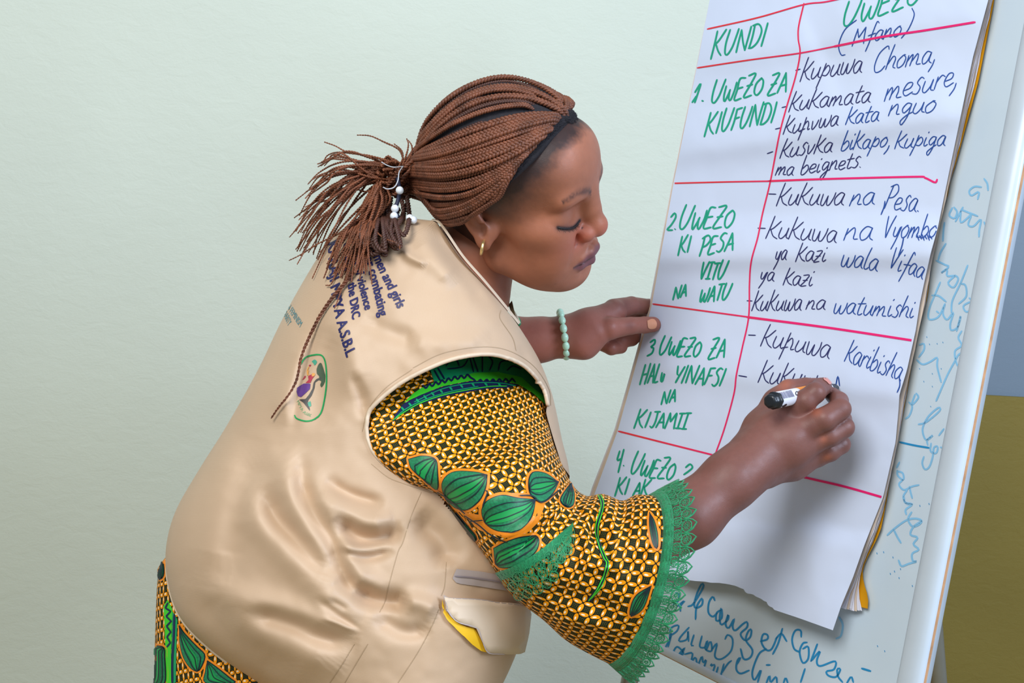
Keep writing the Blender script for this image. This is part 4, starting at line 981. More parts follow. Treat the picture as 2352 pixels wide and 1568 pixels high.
# ---- printing
_fd = bpy.data.curves.new('lettering', 'FONT')
def glyphs(text):
    c = bpy.data.curves.new('lettering', 'FONT'); c.body = text; c.resolution_u = 3; c.space_character = 1.0
    o = bpy.data.objects.new('lettering', c); COL.objects.link(o); dg = bpy.context.evaluated_depsgraph_get(); dg.update()
    me = bpy.data.meshes.new_from_object(o.evaluated_get(dg)); P = np.array([v.co[:2] for v in me.vertices]); Fc = [tuple(p.vertices) for p in me.polygons]
    bpy.data.objects.remove(o, do_unlink=True); bpy.data.curves.remove(c); bpy.data.meshes.remove(me); return P, Fc
def printed(mb, surf, text, path, up, cap=0.72, off=0.0005, bold=0.0):
    P, Fc = glyphs(text); P = P.copy(); x0, x1 = P[:, 0].min(), P[:, 0].max()
    for _ in range(2):      # finer triangles so that the letters follow the cloth
        T = [t for f in Fc for t in ([f] if len(f) == 3 else [(f[0], f[i], f[i + 1]) for i in range(1, len(f) - 1)])]; P = list(map(tuple, P)); mid = {}; NF = []
        def md(a, b):
            k = (min(a, b), max(a, b))
            if k not in mid: mid[k] = len(P); P.append(((P[a][0] + P[b][0]) / 2, (P[a][1] + P[b][1]) / 2))
            return mid[k]
        for a, b, c_ in T:
            ab, bc, ca = md(a, b), md(b, c_), md(c_, a); NF += [(a, ab, ca), (ab, b, bc), (ca, bc, c_), (ab, bc, ca)]
        Fc = NF; P = np.array(P)
    path = resample(catmull(np.array(path, float), 30), 2) if len(path) > 2 else resample(np.array(path, float), 2)
    t = (P[:, 0] - x0) / (x1 - x0); s = np.linspace(0, 1, len(path)); y = P[:, 1] / cap
    pts = np.stack([np.interp(t, s, path[:, 0]) + up[0] * y, np.interp(t, s, path[:, 1]) + up[1] * y], 1)
    surf.lay(mb, pts, Fc, off)
    if bold:
        for dx, dy in ((bold, 0), (0, bold), (bold, bold)): surf.lay(mb, pts + np.array([dx, dy]), Fc, off + 0.00005 * (1 + dx + dy))
M_navy = simple('navy_print', (36, 36, 92), 0.5, 0.05); M_teal2 = simple('teal_print', (84, 148, 158), 0.5, 0.08)
for tx, pa, up in [('women and girls', [(846, 560), (868, 616), (913, 708)], (21, -10)), ('gender combating', [(820, 545), (846, 622), (872, 727)], (21, -9)), ('forms of violence', [(806, 555), (817, 625), (838, 712)], (19, -7)),
                   ('in the DRC', [(797, 632), (802, 680), (809, 734)], (19, -9)), ('ending', [(789, 560), (792, 590), (794, 620)], (18, -6)), ('KARAJI MPYA A.S.B.L', [(754, 560), (756, 620), (762, 680), (774, 742), (796, 820)], (22, -11))]:
    mb = MB(); printed(mb, SV, tx, pa, up, bold=1.4); kid('printed_line', mb, M_navy, vest, label='dark blue lettering across the back')
mb = MB(); SV.fill(mb, [(1283, 953), (1288, 956), (1291, 966), (1288, 977), (1283, 974), (1281, 963)], 0.0005, 4)
kid('chest_print', mb, M_navy, vest)
mb = MB(); printed(mb, SV, 'N FEMINISM', [(660, 707), (672, 727), (689, 752)], (7, -13)); printed(mb, SV, 'DARITY', [(650, 722), (656, 735), (662, 750)], (9, -12)); kid('printed_line', mb, M_teal2, vest, label='small teal lettering near the back edge')
def emb(name, cols):
    M_ = MM()
    for nm, rgb, items in cols:
        m = simple(nm + '_print', rgb, 0.5, 0.08, 200); mb = M_[m]
        for it in items:
            if it[0] == 'f': SV.fill(mb, zA(it[1]), 0.0004 + it[2], 4)
            else: SV.stroke(mb, zA(it[1]), it[2], 0.0006, 2.5)
    mb = M_[simple('green_small_print', (120, 170, 120), .5)]; printed(mb, SV, 'MPYA ASBL', [(682, 923), (696, 948), (714, 957)], (5, -5))
    M_.build(name, vest, 'round emblem of a woman beside a tree in a green ring')
emb('emblem', [('green', (20, 152, 80), [('s', [(220, 1010), (258, 955), (325, 932), (395, 932), (428, 985), (440, 1100), (434, 1230), (400, 1400), (345, 1465), (270, 1485), (190, 1462), (172, 1435)], 3.4)]),
               ('tree', (66, 84, 62), [('f', [(385, 995), (370, 1010), (355, 1050), (358, 1090), (380, 1110), (372, 1140), (398, 1150), (385, 1180), (395, 1205), (412, 1185), (428, 1150), (430, 1100), (412, 1040), (398, 1000)], 0)]),
               ('trunk', (70, 66, 62), [('f', [(405, 1115), (355, 1130), (330, 1160), (322, 1210), (290, 1265), (262, 1300), (225, 1300), (210, 1305), (245, 1330), (265, 1355), (300, 1400), (298, 1375), (280, 1340), (285, 1310), (315, 1270), (338, 1210), (345, 1160), (375, 1140), (408, 1130)], 0)]),
               ('skirt', (92, 54, 130), [('f', [(250, 1170), (305, 1170), (300, 1215), (265, 1250), (225, 1285), (200, 1275), (188, 1240), (190, 1205)], .0001)]),
               ('blouse', (170, 50, 70), [('f', [(285, 1110), (310, 1095), (345, 1085), (340, 1105), (320, 1130), (305, 1165), (262, 1165), (290, 1140)], .0001), ('f', [(290, 1020), (300, 1010), (315, 1015), (300, 1030)], 0), ('f', [(235, 1140), (260, 1100), (270, 1110), (250, 1135)], 0)]),
               ('figure', (222, 160, 84), [('s', [(282, 1100), (280, 1060), (292, 1030)], 2.6), ('f', [(318, 1085), (335, 1080), (348, 1090), (335, 1110), (315, 1110)], .0002), ('s', [(290, 1060), (285, 1090), (300, 1100)], 2.2)]),
               ('sprig', (70, 160, 130), [('f', [(315, 985), (340, 965), (362, 985), (350, 1010), (338, 1020), (330, 1000)], 0), ('f', [(280, 1330), (305, 1315), (312, 1360), (290, 1365)], .0001)])])

# ------------------------------------------------------------------ wax print cloth
def wax(name, cell=0.0108, rot=0.12):
    m = NT(name); mp = m.n('ShaderNodeMapping'); m.t.links.new(m.coord('UV'), mp.inputs[0]); mp.inputs['Scale'].default_value = (1 / cell, 1 / cell, 1); mp.inputs['Rotation'].default_value = (0, 0, rot)
    nz = m.n('ShaderNodeTexNoise'); nz.inputs['Scale'].default_value = 0.9; m.t.links.new(mp.outputs[0], nz.inputs[0])
    ad = m.n('ShaderNodeVectorMath', operation='MULTIPLY_ADD'); m.t.links.new(nz.outputs['Color'], ad.inputs[0]); ad.inputs[1].default_value = (.22, .22, 0); m.t.links.new(mp.outputs[0], ad.inputs[2])
    sp = m.n('ShaderNodeSeparateXYZ'); m.t.links.new(ad.outputs[0], sp.inputs[0]); x, y = sp.outputs[0], sp.outputs[1]
    def ctr(v, sh): return m.math('SUBTRACT', m.math('FRACT', m.math('ADD', v, sh)), 0.5)
    def lens(px, py):      # |t| position along, s across: elliptical petal value <1 inside
        a = m.math('DIVIDE', px, 0.43); b = m.math('DIVIDE', py, 0.20)
        return m.math('ADD', m.math('MULTIPLY', a, a), m.math('MULTIPLY', b, b))
    e1 = lens(ctr(x, 0), ctr(y, .5)); e2 = lens(ctr(y, 0), ctr(x, .5)); e = m.math('MINIMUM', e1, e2)
    def lens2(px, py):
        a = m.math('DIVIDE', m.math('ADD', px, .08), 0.19); b = m.math('DIVIDE', m.math('ADD', py, .03), 0.085)
        return m.math('ADD', m.math('MULTIPLY', a, a), m.math('MULTIPLY', b, b))
    w = m.math('MINIMUM', lens2(ctr(x, 0), ctr(y, .5)), lens2(ctr(y, 0), ctr(x, .5)))
    pet = m.ramp(e, [(0.80, (1, 1, 1)), (0.98, (0, 0, 0))]); wh = m.ramp(w, [(0.45, (1, 1, 1)), (1.0, (0, 0, 0))])
    # dots inside the dark cells
    fx = m.math('SUBTRACT', m.math('FRACT', m.math('MULTIPLY', x, 7)), .5); fy = m.math('SUBTRACT', m.math('FRACT', m.math('MULTIPLY', y, 7)), .5)
    dd = m.math('ADD', m.math('MULTIPLY', fx, fx), m.math('MULTIPLY', fy, fy)); cx = m.math('ABSOLUTE', ctr(x, 0)); cy = m.math('ABSOLUTE', ctr(y, 0))
    inner = m.math('LESS_THAN', m.math('MAXIMUM', cx, cy), 0.27); dot = m.math('MULTIPLY', m.math('LESS_THAN', dd, 0.06), inner)
    dark = m.mix(m.noise(14, 2), lin((16, 22, 10)), lin((28, 30, 12))); base = m.mix(dot, dark, lin((92, 94, 30)))
    org = m.mix(m.noise(160, 2), lin((232, 138, 0)), lin((250, 168, 10)))
    pc = m.mix(wh, org, lin((246, 238, 214))); col = m.mix(pet, base, pc)
    m.P(Base_Color=col, Roughness=0.6); m.b.inputs['Specular IOR Level'].default_value = 0.22
    m.bump(m.noise(700, 2), 0.12, 0.0004); return m.m
M_wax = wax('wax_print_cotton'); M_wax2 = wax('wax_print_cotton_bell', 0.0106, 0.03)
SF = [([(1180, 1280), (1240, 1215), (1310, 1180)], 9, -.006), ([(1290, 1120), (1330, 1165), (1370, 1250)], 10, -.007), ([(1330, 1140), (1350, 1200), (1345, 1280)], 9, .006), ([(1360, 1150), (1362, 1210), (1400, 1290), (1395, 1330)], 9, -.005), ([(1400, 1140), (1405, 1200), (1420, 1250)], 10, .005), ([(1428, 1155), (1440, 1210), (1450, 1240)], 8, -.006),
      ([(1200, 900), (1225, 950), (1250, 1010)], 10, -.004), ([(1165, 940), (1210, 970), (1250, 960)], 8, .004), ([(1160, 955), (1200, 1000), (1245, 1010)], 7, -.0035), ([(1235, 880), (1240, 950), (1262, 1020)], 8, .004), ([(1320, 1290), (1380, 1300), (1450, 1320)], 14, .005), ([(1230, 1360), (1320, 1370), (1440, 1410)], 16, -.005), ([(1260, 1420), (1340, 1430), (1420, 1450)], 12, .005),
      ([(1380, 1330), (1450, 1300), (1500, 1250)], 12, -.004), ([(1395, 1300), (1390, 1340), (1360, 1400)], 8, -.004), ([(1120, 1240), (1180, 1220), (1260, 1160)], 9, .003), ([(1150, 1290), (1200, 1240), (1300, 1160)], 7, -.003), ([(880, 950), (900, 1010), (960, 1060)], 14, -.004), ([(900, 900), (1000, 880), (1150, 870)], 16, .003), ([(1060, 1180), (1140, 1150), (1240, 1090)], 14, .003)]
sf = fold_field(SF); sdisp = lambda P: sf(P) * 1.25 + .0016 * vnoise(np.c_[P / 55, P[:, :1] * 0], 1.0, 31)
SL = [(822, 900, 1110, 770, 1.075, 1.17, .03), (828, 965, 1214, 828, 1.06, 1.20, .065), (846, 1045, 1256, 905, 1.045, 1.165, .085), (925, 1108, 1258, 962, 1.035, 1.13, .09), (1006, 1136, 1272, 1021, 1.02, 1.07, .09), (1071, 1217, 1292, 1068, 1.01, 1.06, .088), (1121, 1287, 1316, 1114, 1.0, 1.05, .085),
      (1172, 1363, 1346, 1138, .995, 1.04, .082), (1247, 1423, 1385, 1134, .99, 1.02, .08, 10, 0), (1297, 1468, 1428, 1149, .985, 1.0, .08, 25, -5), (1345, 1497, 1460, 1136, .985, .985, .08, 45, -5), (1398, 1524, 1489, 1137, .985, .972, .08, 66, -8)]
V, Fc, uv, sg = loft(SL, 230, 280, sdisp, 0.9)
sleeve = pk('sleeve', V, Fc, M_wax2, uv=uv); tag(sleeve, 'wax-print sleeve with orange petals and green leaves'); SSL = Surf(V, Fc)
# skirt of the dress, down to the floor
SKR = [(470, 1180, 1120, 1180, 1.27, 1.22, .06), (372, 1290, 1170, 1330, 1.27, 1.22, .09), (362, 1330, 1165, 1390, 1.27, 1.22, .10), (357, 1430, 1150, 1470, 1.27, 1.21, .105), (354, 1568, 1120, 1568, 1.27, 1.20, .11), (352, 1800, 1100, 1800, 1.27, 1.20, .12)]
kf = lambda P: .004 * np.sin(P[:, 0] / 17.) + .002 * vnoise(np.c_[P / 60, P[:, :1] * 0], 1.0, 33)
V, Fc, uv, _ = loft(SKR, 120, 240, kf, 0.9); nth = 240; V = V.reshape(120, nth, 3)
top = V[-1]; cen = top.mean(0); ex = []; nn = 24
for i in range(1, nn + 1):
    t = i / nn; q = top.copy(); q[:, 2] = top[:, 2] * (1 - t) + 0.006 * t; a = np.arctan2(top[:, 1] - cen[1], top[:, 0] - cen[0])
    r = 1 + .10 * t + .035 * t * np.sin(a * 14); q[:, :2] = cen[:2] + (top[:, :2] - cen[:2]) * r[:, None]; ex.append(q)
V = np.concatenate([V, np.array(ex)]).reshape(-1, 3); uvr = uv.reshape(120, nth, 2); last = uvr[-1]
uv = np.concatenate([uvr, np.array([last + np.array([0, .04 * i]) for i in range(1, nn + 1)])]).reshape(-1, 2)
Fs = gridf(120 + nn, nth, True); skirt = pk('skirt', V, Fs, M_wax, uv=uv); tag(skirt, 'wax-print skirt showing below the vest hem'); SSK = Surf(V, Fs)

# printed leaves, borders (flat print laid on the cloth)
M_lo = simple('orange_print', (240, 140, 20), 0.5, 0.05, 150); M_ld = simple('dark_green_print', (12, 34, 44), 0.5, 0.05); M_lg = simple('leaf_green_print', (14, 152, 74), 0.5, 0.08, 60); M_lt = simple('stippled_green_print', (22, 122, 78), 0.5, 0.3, 500)
M_em = simple('emerald_print', (10, 158, 96), 0.5, 0.05); M_lm = simple('lime_print', (62, 206, 40), 0.5, 0.05); M_nv = simple('navy_cloth_print', (14, 30, 74), 0.5, 0.05)
def shrink(P, d):
    P = resample(catmull(np.vstack([P, P[:1]]), 8 * len(P)), 3)[:-1]; c = P.mean(0); T = np.roll(P, -1, 0) - np.roll(P, 1, 0); T /= np.linalg.norm(T, axis=1)[:, None] + 1e-9
    N = np.stack([-T[:, 1], T[:, 0]], 1); a = 0.5 * np.sum(P[:, 0] * np.roll(P[:, 1], -1) - np.roll(P[:, 0], -1) * P[:, 1])
    return P + N * d * (1 if a > 0 else -1)
KM = {'o': M_lo, 'd': M_ld, 't': M_lt, 'g': M_lg, 'e': M_em, 'm': M_lm, 'n': M_nv, 'l': M_em}
class LD:
    def __init__(s): s.M = MM()
    def __getitem__(s, k): return s.M[KM[k]]
def leaf(sf_, poly, tip, halo=5, par=None, veins=4):
    D = LD(); _leaf(sf_, poly, tip, halo, D, veins); D.M.build('leaf_print', par)
LV = LD()
def _leaf(sf_, poly, tip, halo, D, veins):
    P = np.array(poly, float)
    if halo: sf_.fill(D['o'], shrink(P, -halo), .0004, 7)
    sf_.fill(D['d'], shrink(P, 0), .0008, 7); sf_.fill(D['t'], shrink(P, 2.0), .0012, 7)
    P = shrink(P, 2.0); i = np.argmin(np.linalg.norm(P - np.array(tip), axis=1)); P = np.roll(P, -i, 0); n = len(P); j = n // 2; base = P[j]
    A_ = [P[0] * (1 - s) + base * s for s in np.linspace(0, 1, 9)]; up = P[:j + 1]; dn = P[:j - 1 if n % 2 else j:-1]; dn = np.vstack([P[:1], P[:j:-1], P[j:j + 1]])
    up = resample(up, np.linalg.norm(np.diff(up, axis=0), axis=1).sum() / 20); dn = resample(dn, np.linalg.norm(np.diff(dn, axis=0), axis=1).sum() / 20)
    m = min(len(up), len(dn)); up = up[:m]; dn = dn[:m]
    mid = lambda f: up * f + dn * (1 - f)
    sf_.fill(D['g'], np.vstack([mid(.62), mid(.3)[::-1][1:-1]]), .0015, 6)
    for f in np.linspace(.22, .8, veins): sf_.stroke(D['d'], mid(f), 2.2, .0019, 4)
for poly, tip, h in [([(235, 545), (300, 530), (360, 545), (372, 600), (370, 685), (310, 640), (250, 590)], (362, 540), 5), ([(597, 618), (540, 605), (440, 605), (390, 650), (400, 710), (440, 760), (500, 778), (560, 740), (590, 680)], (597, 618), 6),
                     ([(815, 730), (740, 722), (660, 710), (590, 740), (570, 790), (600, 850), (670, 880), (740, 870), (800, 810)], (817, 728), 7), ([(920, 652), (860, 610), (800, 605), (780, 650), (790, 710), (840, 745), (890, 710)], (922, 652), 5),
                     ([(975, 655), (940, 700), (925, 740), (960, 770), (990, 755), (992, 700)], (975, 655), 3), ([(415, 745), (460, 790), (520, 860), (548, 895), (545, 922), (500, 880), (450, 810)], (545, 922), 3),
                     ([(625, 950), (680, 920), (760, 895), (828, 900), (825, 960), (770, 1010), (700, 1040), (640, 1030)], (828, 900), 5), ([(1338, 790), (1362, 830), (1378, 900), (1374, 955), (1350, 930), (1336, 850)], (1374, 955), 5), ([(1348, 1120), (1280, 1160), (1252, 1210), (1250, 1262), (1310, 1225)], (1250, 1262), 5)]:
    if (622, 0)[0] and poly[0] == (597, 618):    # orange ground that joins the leaves
        SSL.fill(LV['o'], z1([(360, 600), (385, 690), (420, 735), (500, 790), (570, 800), (700, 700), (790, 700), (860, 750), (830, 830), (780, 880), (680, 905), (560, 870), (480, 790), (400, 720), (368, 690)]), .0003, 8)
    leaf(SSL, z1(poly), z1([tip])[0], h, sleeve)
for P in ([(372, 690), (420, 720), (500, 790)], [(500, 800), (560, 840), (620, 890), (690, 920)], [(580, 820), (520, 825)], [(815, 730), (790, 715), (740, 712)], [(815, 735), (850, 745), (920, 690)], [(590, 690), (600, 700), (580, 760)]): SSL.stroke(LV['d'], z1(P), 3.2, .0020, 4)
LV.M.build('vine_print', sleeve, 'orange ground and dark stems joining the leaves'); LV = LD()
SSL.fill(LV['e'], z3([(1170, 1050), (1240, 1000), (1450, 940), (1600, 925), (1720, 945), (1870, 1040), (1960, 1150), (1975, 1250), (1900, 1200), (1800, 1110), (1640, 1075), (1480, 1080), (1200, 1145)]), .0004, 8)
SSL.fill(LV['m'], z3([(1110, 1180), (1200, 1140), (1480, 1075), (1640, 1070), (1800, 1105), (1900, 1195), (1975, 1250), (1975, 1300), (1880, 1215), (1780, 1155), (1640, 1130), (1450, 1130), (1250, 1170), (1100, 1230), (985, 1285), (1050, 1220)]), .0005, 8)
SSL.fill(LV['n'], z3([(1100, 1230), (1250, 1172), (1450, 1132), (1640, 1132), (1780, 1158), (1700, 1180), (1560, 1185), (1300, 1232), (1100, 1292), (960, 1372), (910, 1420), (925, 1370), (985, 1290)]), .0005, 8)
for P in ([(1060, 1280), (1250, 1190), (1450, 1150), (1640, 1148), (1760, 1168)], [(915, 1405), (1000, 1345), (1120, 1280), (1300, 1222), (1560, 1175), (1700, 1170)], [(935, 1385), (1000, 1330), (1120, 1268), (1300, 1210), (1500, 1172)]): SSL.stroke(LV['m' if P[0][0] < 930 else 'l'], z3(P), 2.0, .0010, 4)
for P in ([(1200, 1060), (1240, 1130)], [(1225, 1045), (1270, 1120)], [(1440, 960), (1470, 1070)], [(1460, 955), (1500, 1070)], [(1530, 950), (1530, 1070)], [(1280, 1030), (1300, 1000), (1350, 990), (1370, 1030)], [(1290, 1050), (1350, 1045), (1400, 1030), (1430, 985)], [(1570, 960), (1600, 1000), (1580, 1060)], [(1640, 1060), (1660, 1000), (1740, 990)], [(1700, 1060), (1740, 1030), (1800, 1050)]): SSL.stroke(LV['n'], z3(P), 3.2, .0009, 4)
zzg = [(1120 + i * 22, 1178 - i * 3.4 * (1 if i < 16 else .2) + (14 if i % 2 else -14) - (30 if i > 10 else i * 3)) for i in range(0, 30)]
SSL.stroke(LV['n'], z3(zzg), 4.0, .0009, 3, smooth=False)
for t in np.linspace(.05, .95, 11):
    q = catmull(np.array(z3([(960, 1340), (1100, 1262), (1250, 1203), (1450, 1160), (1700, 1160)])), 100)[int(t * 99)]; SSL.stroke(LV['l'], [q + (-3, -3), q + (2, 3)], 4.5, .0010, 3)
LV.M.build('shoulder_border', sleeve, 'emerald, lime and navy border print at the shoulder'); LV = LD()
for P, w, k in [([(1105, 705), (1122, 760), (1100, 850), (1105, 930), (1130, 1000), (1142, 1030), (1112, 1120), (1060, 1190)], 9, 'n'), ([(1100, 705), (1117, 760), (1095, 850), (1100, 930), (1125, 1000), (1137, 1030), (1107, 1120), (1060, 1190)], 2.2, 'm'), ([(1112, 705), (1129, 760), (1107, 850), (1112, 930), (1137, 1000), (1149, 1030), (1118, 1120), (1070, 1180)], 2.2, 'm')]:
    SSL.stroke(LV[k], z1(P), w, .0006 if k == 'n' else .0011, 4)
LV.M.build('stripe_print', sleeve, 'green double stripe down the bell')
# skirt print at the lower left
def z6(P): return [(340 + x / 5.26, 1270 + y / 5.26) for x, y in P]
L2 = LD()
SSK.fill(L2['m'], z6([(190, 640), (240, 560), (300, 680), (290, 900), (280, 1200), (290, 1568), (220, 1568), (215, 1250), (205, 900)]), .0004, 6)
SSK.stroke(L2['n'], z6([(245, 600), (215, 660), (280, 700), (225, 760), (285, 820), (230, 880), (280, 950), (235, 1010), (275, 1080), (235, 1130)]), 4, .0008, 3, smooth=False)
SSK.fill(L2['e'], z6([(300, 700), (360, 800), (350, 1000), (340, 1568), (285, 1568), (285, 1200), (295, 900)]), .0005, 6); SSK.stroke(L2['n'], z6([(325, 740), (318, 1000), (300, 1300), (300, 1568)]), 5, .0009, 5)
for poly, tip in [([(385, 860), (450, 960), (600, 1120), (690, 1210), (690, 1290), (640, 1400), (590, 1430), (500, 1370), (420, 1230), (385, 1050)], (385, 860)), ([(72, 1110), (200, 1130), (215, 1250), (215, 1568), (72, 1568)], (200, 1130)), ([(720, 1290), (850, 1380), (1000, 1500), (1060, 1568), (700, 1568), (695, 1420)], (720, 1290)), ([(185, 60), (205, 200), (190, 290), (140, 320), (120, 250)], (185, 60))]:
    leaf(SSK, z6(poly), z6([tip])[0], 4, skirt, 3)
L2.M.build('skirt_border', skirt, 'lime, emerald and navy border print')

# ---- lace
M_lace = simple('green_lace_thread', (8, 136, 84), 0.55, 0.25, 400, bump=.9, bscale=1200, sheen=0.2)
LR = [list(SL[-1]), [1425, 1548, 1520, 1120, .984, .968, .082, 72, -8], [1447, 1566, 1552, 1104, .983, .965, .084, 78, -8]]
LRc = catmull(np.array(LR, float), 41)
def lace_at(a, t):      # a angle, t 0..1 outwards
    r = LRc[int(np.clip(t, 0, 1) * 40)] if t <= 1 else LRc[40] + (LRc[40] - LRc[36]) * (t - 1) * 10
    u = (1 - math.cos(a)) / 2; s = math.sin(a); p = r[0:2] + (r[2:4] - r[0:2]) * u + r[7:9] * max(s, 0)
    return W(p[0], p[1], r[4] * (1 - u) + r[5] * u - r[6] * (s if s > 0 else s * .9) + .0012 * math.sin(a * 22))
aa = np.linspace(0, 2 * math.pi, 720, endpoint=False); ee = np.array([lace_at(a, .8) for a in aa]); ds = np.linalg.norm(np.diff(np.vstack([ee, ee[:1]]), axis=0), axis=1); cs = np.concatenate([[0], np.cumsum(ds)]); TOT = cs[-1]
NS = int(round(TOT / .0125)); HT_ = 0.024
def la(s): return float(np.interp((s % 1.0) * TOT, cs, np.r_[aa, 2 * math.pi]))
lace = MB()
def lt(pts, r=.00042): lace.add(*tube(np.array([lace_at(la(s), t) for s, t in pts]), r, 4))
w_ = 1.0 / NS
for i in range(NS):
    s0 = (i + .5) * w_
    for row, tc, ra in ((0, .78, .165), (1, .46, .15)):
        sc = s0 + (w_ / 2 if row else 0); kx = .0125 / 2 / TOT * .78 if row == 0 else .0125 / 2 / TOT * .72
        C_ = [(sc + kx * math.cos(q), tc + ra * math.sin(q)) for q in np.linspace(0, 2 * math.pi, 17)]
        lt(C_, .00062)
        for q in np.linspace(0, 2 * math.pi, 12, endpoint=False): lt([(sc + kx * .22 * math.cos(q), tc + ra * .22 * math.sin(q)), (sc + kx * math.cos(q), tc + ra * math.sin(q))], .00036)
        lt([(sc + kx * .24 * math.cos(q), tc + ra * .24 * math.sin(q)) for q in np.linspace(0, 2 * math.pi, 9)], .0005)
    lt([(s0 - w_ / 2, .62), (s0 - w_ * .46, .82), (s0 - w_ * .25, .98), (s0 + .1 * w_, 1.10), (s0 + w_ * .36, .97), (s0 + w_ * .48, .80), (s0 + w_ / 2, .62)], .0008)
    for k in range(11):
        f = k / 11.; lt([(s0 + (f - .5) * w_, 0), (s0 + (f - .5 + .28) * w_, .36)], .00042); lt([(s0 + (f - .5) * w_, 0), (s0 + (f - .5 - .28) * w_, .36)], .00042)
    for t_ in (.10, .20, .30, .60): lt([(s0 - w_ / 2, t_), (s0, t_ + .012), (s0 + w_ / 2, t_)], .0005)
    for k in range(4):
        f = k / 4.; lt([(s0 + (f - .5) * w_, .28), (s0 + (f - .42) * w_, .66)], .0004)
Vb = np.array([lace_at(a, t) for t in np.linspace(0, .15, 5) for a in aa[::4]]); lace.add(Vb, [tuple(f) for f in gridf(5, 180, True)])
lo = kid('cuff_lace', lace, M_lace, sleeve, label='green scalloped lace at the cuff'); 
# elbow lace: a trim band lying over the sleeve
el = MB(); elp = z1([(640, 1060), (700, 1040), (770, 1005), (850, 955), (930, 890), (988, 845), (990, 900), (975, 960), (945, 1030), (925, 1075), (900, 1105), (862, 1138), (850, 1150), (805, 1150), (810, 1175), (765, 1172), (765, 1200), (720, 1178), (690, 1120)])
bandp = z1([(640, 1060), (700, 1040), (770, 1005), (850, 955), (930, 890), (988, 845), (985, 880), (935, 930), (860, 995), (780, 1045), (710, 1080), (665, 1095)]); SSL.fill(el, bandp, .0018, 7)
epx = np.array(elp); rg = random.Random(5)
for (x, y) in [(740, 1075), (790, 1055), (835, 1025), (880, 990), (920, 960), (958, 920), (720, 1120), (765, 1105), (812, 1090), (855, 1062), (900, 1035), (935, 1000), (745, 1160), (785, 1150), (832, 1130), (870, 1105), (905, 1075), (965, 965)]:
    c = np.array(z1([(x, y)])[0]); r_ = 10.5
    SSL.stroke(el, [c + r_ * np.array([math.cos(q), math.sin(q)]) for q in np.linspace(0, 2 * math.pi, 15)], 2.4, .0026, 3)
    for q in np.linspace(0, 2 * math.pi, 10, endpoint=False): SSL.stroke(el, [c + 2.6 * np.array([math.cos(q), math.sin(q)]), c + r_ * np.array([math.cos(q), math.sin(q)])], 1.3, .0023, 3)
for k in range(26):
    f = k / 25.; a = np.array(catmull(np.array(z1([(640, 1060), (770, 1005), (930, 890), (988, 845)])), 26)[k]); b = np.array(catmull(np.array(z1([(690, 1120), (800, 1130), (900, 1050), (975, 950)])), 26)[k]); SSL.stroke(el, [a, b], 1.5, .0022, 4); SSL.stroke(el, [a, b + (14, -12)], 1.3, .0024, 4)
kid('elbow_lace', el, M_lace, sleeve, label='green lace trim at the elbow')
# a wisp of the other sleeve
mb = MB(); mb.add(*tube(WA(catmull(np.array([(1182, 735, 1.30), (1189, 733, 1.295), (1192, 742, 1.29), (1188, 748, 1.295), (1192, 760, 1.30)]), 20)), .003, 6)); kid('far_cuff', mb, M_lace, sleeve, label='green edge of the other sleeve')
# ------------------------------------------------------------------ hair
M_hair = simple('black_scalp_hair', (30, 28, 34), 0.85, 0.3, 300, bump=0.8, bscale=900)
def braid_mat(name, rgb, v=.3):
    m = NT(name); c = lin(rgb)
    m.P(Base_Color=m.ramp(m.noise(70, 4, .6), [(.25, tuple(x * (1 - v) for x in c)), (.75, tuple(min(1, x * (1 + v)) for x in c))]), Roughness=0.5)
    m.b.inputs['Specular IOR Level'].default_value = 0.45; m.bump(m.noise(1400, 3), 0.5, 0.0004); return m.m
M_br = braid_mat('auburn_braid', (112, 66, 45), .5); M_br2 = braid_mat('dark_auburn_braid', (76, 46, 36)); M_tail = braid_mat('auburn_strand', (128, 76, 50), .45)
S = SDF((-.19, -.11, -.09), (.10, .11, .165), 0.0020)
S.ell(mm(4, 0, 45), mm(94.5, 76.5, 82.5), .01); S.ell(mm(-12, 0, 52), mm(94, 83.5, 82.5), .03)
S.cap(mm(-70, -2, 22), mm(-128, -6, 2), .046, .019, .03)
S.ell(mm(-25, 0, 20), mm(66, 77, 50), .02)
ax = [S.lo[i] + S.h * np.arange(S.n[i]) for i in range(3)]
GX = np.stack(np.meshgrid(*ax, indexing='ij'), -1)
hlv = hairline(GX.reshape(-1, 3)).reshape(S.n) + .007
low = -(GX[..., 2] - .008 - .42 * np.clip(GX[..., 0], -.12, 1)) * .92
def smax(a, b, k): h = np.maximum(k - np.abs(a - b), 0) / k; return np.maximum(a, b) + h * h * k * .25
S.f = smax(smax(S.f, hlv.astype(np.float32), .006), low.astype(np.float32), .008)
Vc, Fc = S.mesh(); Vc = H2W(Vc)
hair = pk('hair', Vc, Fc, M_hair); tag(hair, 'dark scalp hair under thin auburn box braids tied back in a loose tail')
SH = Surf(Vc, Fc); HB = SH.b
def hp(name, mb, mat, label=None):
    o = mk(name, np.concatenate(mb.V), mb.F, mat, None, True); o.parent = hair; o.matrix_parent_inverse = Matrix.Identity(4)
    if label: o['label'] = label
    return o
